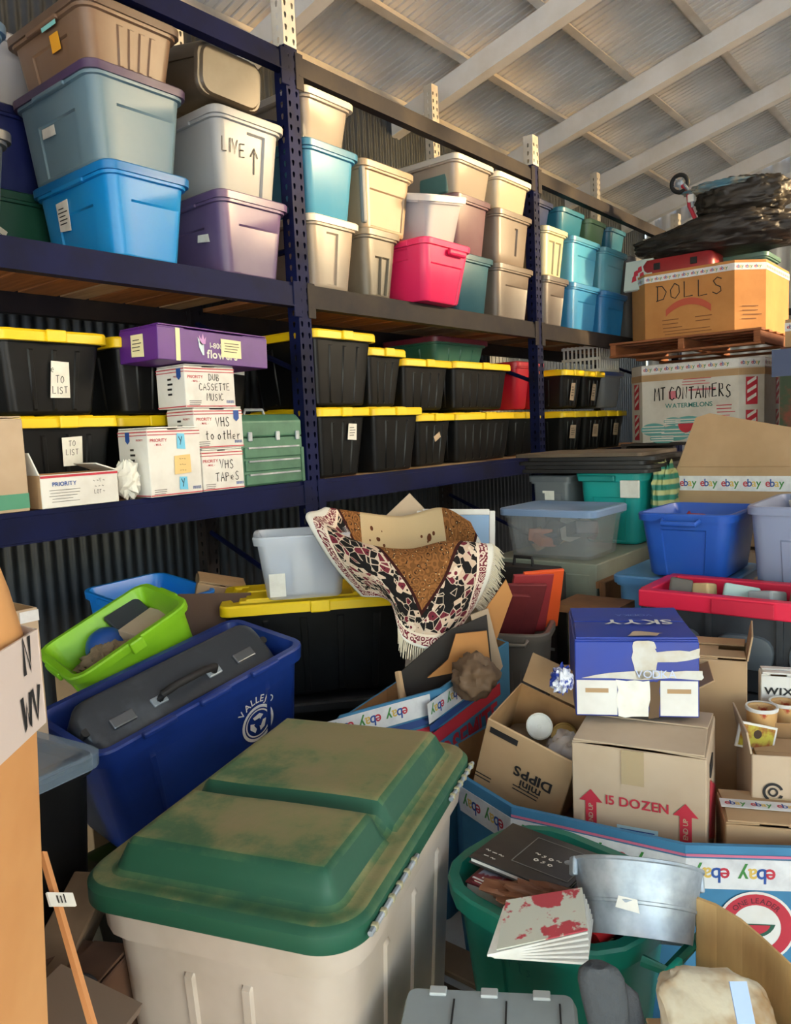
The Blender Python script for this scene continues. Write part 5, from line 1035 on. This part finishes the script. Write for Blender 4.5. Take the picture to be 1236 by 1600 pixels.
for k, (dx, dy, dz, mat_, nm, lb) in enumerate(((-.02, .02, .23, PAPER, 'plastic_jar_lid', 'white round lid among the junk in the tilted tan carton'), (.05, .04, .22, mk('brassy', (170, 140, 80), .4, .4), 'brass_cup', 'brass-coloured cup in the tilted tan carton'))):
    o = MB().lathe([(.0, 0), (.036, 0), (.038, .002), (.038, .008), (.034, .010), (.033, .008), (.006, .008), (.005, .005), (.0, .005)], 24).build(nm, mat_, None, 40); o.matrix_world = m @ Matrix.Translation((dx, dy, dz-.035)) @ Euler((1.1-.5*k, .3, 0)).to_matrix().to_4x4(); tag(o, lb, 'lid' if k == 0 else 'cup')
o = blob(m @ Matrix.Translation((.09, -.02, .17)), .06, .07, .07, .3, 3, 28, 16, 5).build('plastic_wrap', clearp((220, 210, 210), .45), None, 60); tag(o, 'crinkled clear plastic wrap in the tilted tan carton', 'plastic wrap')
o = blob(m @ Matrix.Translation((0, 0, .08)), .12, .10, .075, .1, 3, 28, 16, 6, .9, .6).build('junk_filling', mk('junk', (96, 80, 62), .9, bump=.4, bs=30), None, 60); tag(o, 'brown paper filling in the tilted tan carton', 'paper')
# blue vodka carton
SK = mk('carton_skyblue', (36, 62, 158), .45, col2=(58, 66, 140), ns=3)
PA, PB_ = onZ(900, 1118, .765), onZ(1093, 1122, .765); ux = (PB_-PA); L = ux.length
m = basis((0, 0, 0), ux, Vector((-ux.y, ux.x, 0))); uy = m.col[1].to_3d(); W = .34; m.translation = (PA+PB_)/2 + uy*W/2
T, F = carton('bottle_carton', 'torn royal blue drinks carton with an upside-down white logo', m, L, W, .205, SK, flaps=(0, 0, 0, 0), flen=.165)
lettering(T, 'SKYY', WHITE, .07, Matrix.Translation((.02, -.02, .2215)) @ Matrix.Rotation(math.pi, 4, 'Z') @ Matrix.Translation((0, -.02, 0)), .02); lettering(T, 'VODKA', mk('print_paleblue', (120, 140, 200), .6), .03, Matrix.Translation((.02, .065, .2215)) @ Matrix.Rotation(math.pi, 4, 'Z'), .0)
TORN = mk('torn_white', (206, 204, 198), .85, col2=(192, 180, 160), ns=14)
def torn(pts, F_, z=.0012, mat=TORN, nm='torn_patch', seed=1):
    rnd = random.Random(seed); out = []
    for i in range(len(pts)):
        a, b = Vector(pts[i]), Vector(pts[(i+1) % len(pts)])
        for k in range(4): q = a.lerp(b, k/4); out.append((q.x+rnd.uniform(-.004, .004), q.y+rnd.uniform(-.004, .004), z))
    return MB().add(out, [tuple(range(len(out)))], 0, F_).build(nm, mat, T)
torn([(-.005, .105), (.05, .105), (.05, .15), (.16, .16), (.16, .185), (.05, .175), (.045, .205), (-.01, .205), (-.01, .15)], F[0], seed=2); torn([(-.14, .105), (.165, .105), (.165, .125), (.0, .13)], F[0], seed=3)
torn([(-.02, -.17), (.05, -.17), (.07, -.145), (.0, -.12)], Matrix.Identity(4), .2215, seed=4, mat=CARD2)
for x0, x1 in ((-.155, -.05), (.06, .155)):
    p_ = MB().add([(x0, .005, .0013), (x1, .005, .0013), (x1, .1, .0013), (x0, .1, .0013)], [(0, 1, 2, 3)], 0, F[0]).build('white_panel', WHITE, T)
    MB().prism([((x0+x1)/2-.03, .066), ((x0+x1)/2+.03, .066), ((x0+x1)/2+.03, .078), ((x0+x1)/2-.03, .078)], .0013, .002, 0, F[0]).build('slot_mark', CARD, p_)
torn([(-.05, .0), (.03, .0), (.035, .1), (-.05, .1)], F[0], .0025, PAPER, 'paper_liner', 6); torn([(.03, .0), (.06, .0), (.06, .1), (.035, .1)], F[0], .002, mk('card_shadow', (96, 74, 52), .8), 'gap_shade', 7)  # dark sheet paints the shaded hollow between the white panels
lettering(T, 'VODKA', mk('print_paleblue2', (190, 200, 230), .6), .03, F[0] @ Matrix.Translation((.05, .108, .0022)), .0)
o = blob(TR(*(PA - ux.normalized()*.035 + Vector((0, 0, .10)))), .035, .025, .03, .5, 4, 26, 14, 3).build('torn_wrap', mk('wrap_blue_white', (226, 228, 236), .6, col2=(40, 64, 160), ns=18, lo=.48, hi=.54), None, 60); tag(o, 'crumpled blue and white scrap hanging at the corner of the drinks carton', 'paper')
# brown carton under and behind the drinks carton, small cartons at the right
carton('carton', 'open tan carton flaps behind the 15 DOZEN carton', TR(2.22, .98, .40, -68), .34, .30, .345, CARD, flaps=(2, 150, None, 3), flen=.14)
carton('carton', 'brown carton standing behind the drinks carton', TR(2.48, .73, .36, -75), .16, .22, .46, CARD, flaps=(0, 100, 0, 0), flen=.08)
T, F = carton('shipping_carton', 'tan carton with a round arrow logo and cups at the right edge', TR(2.20, .46, .40, -66), .24, .24, .285, CARD2, flaps=(None, None, None, 100), flen=.06)
mb = MB(); n = 30; CMk = F[0] @ Matrix.Translation((-.07, .19, .0015))
for r0, r1, a0, a1 in ((.018, .025, 20, 340), (.007, .012, 0, 360)):
    k_ = [(math.radians(a0+(a1-a0)*k/n)) for k in range(n+1)]; mb.add([(r*math.cos(a), r*math.sin(a), 0) for r in (r0, r1) for a in k_], [(k, n+1+k, n+2+k, k+1) for k in range(n)], 0, CMk)
mb.build('round_logo', INK, T); lettering(T, 'zo', INK, .045, F[0] @ Matrix.Translation((.05, .165, .0015)), .01)
plate(T, 'tape_gloss', MATS['tape_clear'], .2, .05, F[0] @ Matrix.Translation((.02, .15, .001)))
CUPM = mk('cup_print', (214, 168, 110), .5, col2=(176, 64, 40), ns=16, lo=.52, hi=.6)
for k, (px, py, d) in enumerate(((1190, 1118, 2.22), (1226, 1110, 2.30))):
    T = thing('paper_cup', ('orange patterned paper cup standing in the tan carton, left one', 'orange patterned paper cup standing in the tan carton, right one')[k], 'cup', TR(*(at(px, py, d) - Vector((0, 0, .075)))), 'paper cups in the tan carton')
    MB().lathe([(.0, 0), (.034, 0), (.042, .10), (.038, .10), (.031, .006), (.0, .006)], 28).build('wall', CUPM, T, 40); MB().lathe([(.037, .094), (.0435, .094), (.0445, .099), (.0425, .104), (.037, .103)], 28).build('rim', WHITE, T, 60)
T = thing('greeting_card', 'sunflower picture card standing in front of the paper cups', 'card', basis(at(1180, 1158, 2.13), RT*1.0 - UP*.22 + FW*.1, UP)); MB().box((0, .012, 0), (.11, .07, .006)).build('card', WHITE, T); MB().box((0, .012, .0035), (.098, .058, .002)).build('picture', mk('sunflower_print', (190, 176, 60), .6, col2=(150, 80, 30), ns=22, lo=.45, hi=.6), T)
disc_ = MB(); disc_.add([(.012*math.cos(k*math.pi/8), .02+.012*math.sin(k*math.pi/8), .0055) for k in range(16)], [tuple(range(16))]); disc_.build('flower_centre', mk('flower_dark', (70, 50, 34), .7), T)
carton('carton', 'carton inside the tan carton carrying the paper cups', TR(2.20, .46, .406, -66), .2, .2, .23, CARD)
T, F = carton('shipping_carton', 'small brown parcel with a strip of tape in the right corner', TR(2.01, .475, .355, -66), .22, .17, .205, CARD, flaps=(0, 0, 0, 0), flen=.08)
t_ = MB().box((0, 0, .2200), (.222, .045, .0012)).build('tape', TAPE, T); e_ = MB(); ebay_into(e_, Matrix.Translation((-.11, -.02, .2212)), .22, .04); stuff(e_.build('tape_print', EB, t_))
T, F = carton('small_carton', 'small white box printed in black behind the paper cups', TR(2.52, .57, .36, -70), .1, .07, .40, WHITE, flaps=(0, 0, 0, 0), flen=.03); lettering(T, 'WIX', INK, .03, F[0] @ Matrix.Translation((0, .345, .0012)), .03, 1.2)
# ---- green tub with books and a bucket
TB = mk('tub_green', (14, 112, 94), .4, col2=(18, 98, 82), ns=4, bump=.03, bs=20)
TL_, TW_, TH_ = .37, .455, .445; TM = TR(1.40, .74, .148, -8)
T = thing('plastic_tub', 'deep green tub with a broken handle full of books and a metal bucket', 'tub', TM)
tote_shell(TL_, TW_, TH_, .04, .12, [((1, 3), .3, .7, .02, .35, -.006)], rimw=.02, rimh=.045).build('body', TB, T, 40)
H0 = MB(); H0.tube([(.10, -TW_/2-.005, TH_-.03), (.11, -TW_/2-.05, TH_-.03), (-.06, -TW_/2-.05, TH_-.035), (-.07, -TW_/2-.005, TH_-.03)], .011, 6); hd = H0.build('handle', TB, T)
MB().prism([(-.022, -.075), (.022, -.075), (.026, .02), (-.026, .02)], 0, .012, 0, basis((-.06, -TW_/2-.055, TH_-.035), (1, 0, 0), (0, 0, 1))).build('handle_tab', plastic((20, 170, 150)), hd, None, .003)
SFT = side_frames(TL_, TW_, TH_, .04, .02); scrawl(T, 'Certs', mk('ink_teal', (12, 92, 84), .6), .03, SFT[3] @ Matrix.Translation((.0, .33, .003)), .1, seed=2)
carton('carton', 'carton inside the green tub carrying the books', TM @ Matrix.Translation((0, 0, .02)), .2, .2, .30, CARD)
def flatbook(label, c, L, W, h, M, mat, group='books in the green tub'):
    T = thing('book', label, 'book', M, group)
    MB().box((0, 0, h/2), (L-.008, W-.008, h-.006)).build('pages', PAPER, T); MB().box((0, 0, h-.002), (L, W, .004)).build('cover', mat, T, None, .001, 1); MB().box((0, 0, .002), (L, W, .004)).build('cover', mat, T, None, .001, 1)
    return T
B0 = TM @ Matrix.Translation((-.01, .075, .375))
T = flatbook('thick maroon album lying in the green tub', 0, .20, .21, .045, B0 @ Euler((.06, .10, .25)).to_matrix().to_4x4(), mk('album_maroon', (112, 34, 44), .45))
T = flatbook('grey and red printed booklet between the albums in the tub', 0, .19, .18, .012, B0 @ Matrix.Translation((-.012, -.02, .052)) @ Euler((.05, .10, .15)).to_matrix().to_4x4(), mk('booklet_grey', (150, 150, 164), .5, col2=(120, 40, 50), ns=9, lo=.5, hi=.52)); lt = MB(); lines_into(lt, -.09, .09, 0, 2, .012, .006, Matrix.Translation((-.085, 0, .0135)) @ Matrix.Rotation(-math.pi/2, 4, 'Z'), 0, 2); stuff(lt.build('small_print', WHITE, T))
T = flatbook('black vinyl album with white lettering on top in the tub', 0, .20, .22, .016, B0 @ Matrix.Translation((.03, .0, .070)) @ Euler((.06, .07, .18)).to_matrix().to_4x4(), mk('album_black', (34, 33, 34), .35, col2=(52, 50, 50), ns=8))
for s, y, h_, x in ((3, .07, .05, -.06), (4, -.03, .08, .0), (2, -.085, .02, .03)): scrawl(T, ('~-~|-~' if s == 3 else '~so~|oso') if s > 2 else 'o', PAPER, .016, Matrix.Translation((x, y, .0172)) @ Matrix.Rotation(-math.pi/2, 4, 'Z'), .2, .9, name='worn_lettering', seed=s)
fr_ = MB(); [fr_.box(c_, d_) for c_, d_ in (((.01, .03, .0168), (.13, .002, .0006)), ((.01, -.10, .0168), (.13, .002, .0006)), ((-.055, -.035, .0168), (.002, .13, .0006)), ((.075, -.035, .0168), (.002, .13, .0006)))]; fr_.build('cover_frame', mk('frame_grey', (120, 118, 114), .6), T)
o = blob(TM @ Matrix.Translation((-.07, -.045, .445)) @ Euler((.1, .1, .5)).to_matrix().to_4x4(), .05, .12, .02, .5, 3, 36, 18, 4).build('leather_pouch', mk('leather', (120, 74, 48), .6, col2=(92, 54, 34), ns=8, bump=.3, bs=20), None, 60); tag(o, 'crumpled brown leather strap beside the albums in the tub', 'leather')
# children's magazines
T = thing('magazine', 'fanned pile of colourful workbooks at the front rim of the tub', 'magazines', basis(at(850, 1452, 1.42), (.12, -.27, .02), (.62, .28, .05)) @ Matrix.Scale(.86, 4))
for k in range(6):
    MB().prism([(-.10-.004*k, -.07), (.09, -.07+.003*k), (.10, .06), (-.08, .07)], .007*k-.02, .007*k-.015, 0, Matrix.Rotation(.03*k, 4, 'Z') @ Matrix.Rotation(-.03*k, 4, 'Y')).build('sheets', PAPER, T)
MB().prism([(-.10, -.065), (.09, -.06), (.10, .07), (-.07, .08)], .024, .027, 0, Matrix.Rotation(.18, 4, 'Z')  @ Matrix.Rotation(-.15, 4, 'Y')).build('cover', mk('cover_multi', (206, 206, 190), .5, col2=(190, 70, 80), ns=16, lo=.52, hi=.56), T)
# galvanised bucket
T = thing('metal_bucket', 'galvanised metal bucket with a wire handle in the green tub', 'bucket', basis(at(966, 1356, 1.53) - (Vector((0, 0, .78)) + Vector((FW.x, FW.y, 0))*.55 - RT*.12).normalized()*.125, RT*1.0 - UP*.14, (Vector((0, 0, .78)) + Vector((FW.x, FW.y, 0))*.55 - RT*.12).cross(RT)))
n = 36; K = 1.08; Zk = .74
MB().lathe([(r*K, z*Zk) for r, z in ((.0, .004), (.088, .004), (.09, .0), (.098, .07), (.1, .072), (.101, .078), (.100, .08), (.113, .165), (.117, .168), (.117, .174), (.113, .176), (.11, .17), (.096, .08), (.086, .01), (.0, .01))], n).build('body', STEEL, T, 40)
MB().tube([(0, -.125, .115)] + [(.135*math.sin(a), -.135*math.cos(a), .115+.02*math.sin(a)) for a in [math.pi*k/14 for k in range(1, 14)]] + [(0, .125, .115)], .0035, 6, 0, Matrix.Rotation(math.radians(90), 4, 'Z')).build('wire_handle', STEEL, T)
for s in (-1, 1): MB().box((s*.124, 0, .112), (.012, .03, .035)).build('handle_ear', STEEL, T, None, .004)
plate(T, 'sticker', PAPER, .035, .02, basis((-.05, -.094, .05), (.88, -.47, 0), (0, -.12, 1)), .001, .006)
o = MB().tube([TM @ Vector((-.10, -.15, .43)), TM @ Vector((.0, -.16, .44)), TM @ Vector((.08, -.15, .475))], [.016, .018, .012], 8).build('red_tool_handle', mk('tool_red', (206, 36, 40), .35), None, 60); tag(o, 'red plastic tool handle beside the bucket in the tub', 'tool')
# grey toolbox at the bottom
GBX = mk('toolcase_grey', (142, 150, 152), .5, col2=(128, 136, 138), ns=5, bump=.06, bs=20)
PA, PB_ = onZ(640, 1536, .565), onZ(905, 1548, .575); ux = (PB_-PA); L = ux.length; m = basis((0, 0, 0), ux, Vector((-ux.y, ux.x, 0))); uy = m.col[1].to_3d(); W = .20; m.translation = (PA+PB_)/2 - uy*W/2; m.translation.z = .40
T = thing('tool_case', 'light grey plastic tool case at the bottom picture edge', 'tool case', m)
MB().loft([rrect(L/2-.01, W/2-.01, .02, 0), rrect(L/2, W/2, .02, .01), rrect(L/2, W/2, .02, .15), rrect(L/2-.006, W/2-.006, .015, .165)]).build('body', GBX, T, 40)
for x in (-.09, 0, .09): MB().box((x, W/2-.012, .166), (.03, .02, .008)).build('lid_hinge', plastic((176, 180, 180)), T, None, .002); MB().box((x+.03, -.01, .1655), (.003, W*.8, .004)).build('seam', INK, T)
carton('carton', 'carton under the light grey tool case', TR(m.translation.x+.02, m.translation.y-.05, .148, -60), .12, .10, .25, CARD)
# black strap / shoe
T = thing('shin_guard', 'dark grey padded strap standing beside the tool case', 'padded strap', basis(at(945, 1600, 1.20), RT, UP))
mb = MB(); mb.loft([[(.036*s*math.cos(a)+dx, y, .014*math.sin(a)) for a in [2*math.pi*k/14 for k in range(14)]] for y, s, dx in ((-.03, .7, .012), (0, .9, .006), (.04, 1, 0), (.07, 1, -.006), (.085, .85, -.01), (.092, .5, -.012))]); mb.build('pad', mk('pad_grey', (58, 62, 66), .8, bump=.5, bs=60), T, 60)
mb = MB(); mb.loft([[(.03*s*math.cos(a)+dx, y, -.012+.01*math.sin(a)) for a in [2*math.pi*k/12 for k in range(12)]] for y, s, dx in ((-.05, 1, .04), (.0, 1, .035), (.04, .9, .028), (.055, .4, .025))]); mb.build('strap', mk('pad_dark', (52, 54, 58), .8, bump=.5, bs=60), T, 60)
# curved carton wall and stained pillow at the bottom right
pts = [Vector((*onZ(x, y, .66)[:2], 0)) for x, y in ((1088, 1404), (1120, 1416), (1160, 1440), (1195, 1470), (1240, 1512))]; pts.append(pts[-1] + (pts[-1]-pts[-2])*2 + Vector((-.08, 0, 0)))
T = thing('carton_wall', 'curved wall of an opened pale brown carton at the bottom right', 'cardboard', TR(0, 0, 0)); mb = MB(); t_ = Vector((.008, .004, 0))
mb.loft([[(p.x, p.y, 0), (p.x+t_.x, p.y+t_.y, 0), (p.x+t_.x, p.y+t_.y, .66), (p.x, p.y, .66)] for p in pts]); mb.build('wall', mk('cardboard_golden', (204, 164, 108), .75, col2=(186, 146, 92), ns=3, stretch=(6, 6, 1), bump=.1, bs=14), T)
PW = mk('pillow_stained', (190, 180, 158), .9, col2=(150, 112, 64), ns=9, lo=.46, hi=.68, bump=.3, bs=30)
pc = at(1128, 1620, 1.17); o = blob(basis(pc, RT*1.0 - UP*.12, FW*.8 + UP*.65), .085, .09, .024, .10, 2.2, 60, 30, 4, 0, .5).build('pillow', PW, None, 60); tag(o, 'stained white pillow lying against the curved carton wall', 'pillow')
o2 = MB().box((0, 0, 0), (.025, .08, .003)).build('pillow_tag', mk('tag_blue', (150, 170, 206), .6)); o2.matrix_world = basis(at(1163, 1585, 1.10), RT, UP*.8+FW*.5); tag(o2, 'pale blue striped tag on the stained pillow', 'tag')
carton('carton', 'carton under the stained pillow', TR(pc.x+.02, pc.y+.0, 0, -55), .2, .2, pc.z-.075, CARD)
# left bottom: stick with a tag, plank, reel
m = basis(at(142, 1592, 1.13), at(72, 1350, 1.26)-at(142, 1592, 1.13), -FW)
T = thing('wooden_stick', 'thin orange wooden stick with a white tag beside the tall carton', 'stick', m); Ls = (at(72, 1350, 1.26)-at(142, 1592, 1.13)).length
MB().box((Ls/2, 0, 0), (Ls+.04, .011, .008)).build('stick', mk('stick_wood', (212, 146, 92), .6), T); tg = MB().box((Ls*.73, .0, .008), (.022, .06, .003)).build('tag', PAPER, T); lt = MB(); lines_into(lt, -.008, .008, .01, 3, .008, .003, Matrix.Translation((Ls*.73, 0, .011)), 0); lt.build('writing', INK, tg)
o = MB().box((0, 0, 0), (.30, .08, .06)).build('timber_block', MATS['pallet_grey'], None, None, .004); o.location = at(105, 1465, 1.52); o.rotation_euler = (.1, -.15, .7); tag(o, 'rough timber block between the tall carton and the beige tote', 'timber')
o = MB().box((0, 0, 0), (.22, .16, .02)).build('board', mk('board_brown', (110, 92, 78), .8)); o.location = at(95, 1612, 1.22); o.rotation_euler = (.35, .1, .5); tag(o, 'dull brown board at the bottom left corner', 'board')
T = thing('wire_reel', 'dark reel with pale rings at the bottom left beside the beige tote', 'reel', basis(at(122, 1562, 1.34), RT*.8+FW*.3, UP)); MB().lathe([(.0, -.02), (.035, -.02), (.035, -.015), (.025, -.012), (.025, .012), (.035, .015), (.035, .02), (.0, .02)], 24).build('spool', INK, T, 40); MB().lathe([(.03, .02), (.036, .021), (.036, .026), (.03, .025)], 24).build('ring', mk('ring_pale', (190, 180, 140), .5), T)
T, F = carton('carton', 'dark carton under the timber block and board at the bottom left', TR(.62, 1.34, 0, 25), .16, .2, .60, mk('card_umber', (86, 58, 40), .85, col2=(64, 42, 30), ns=5))
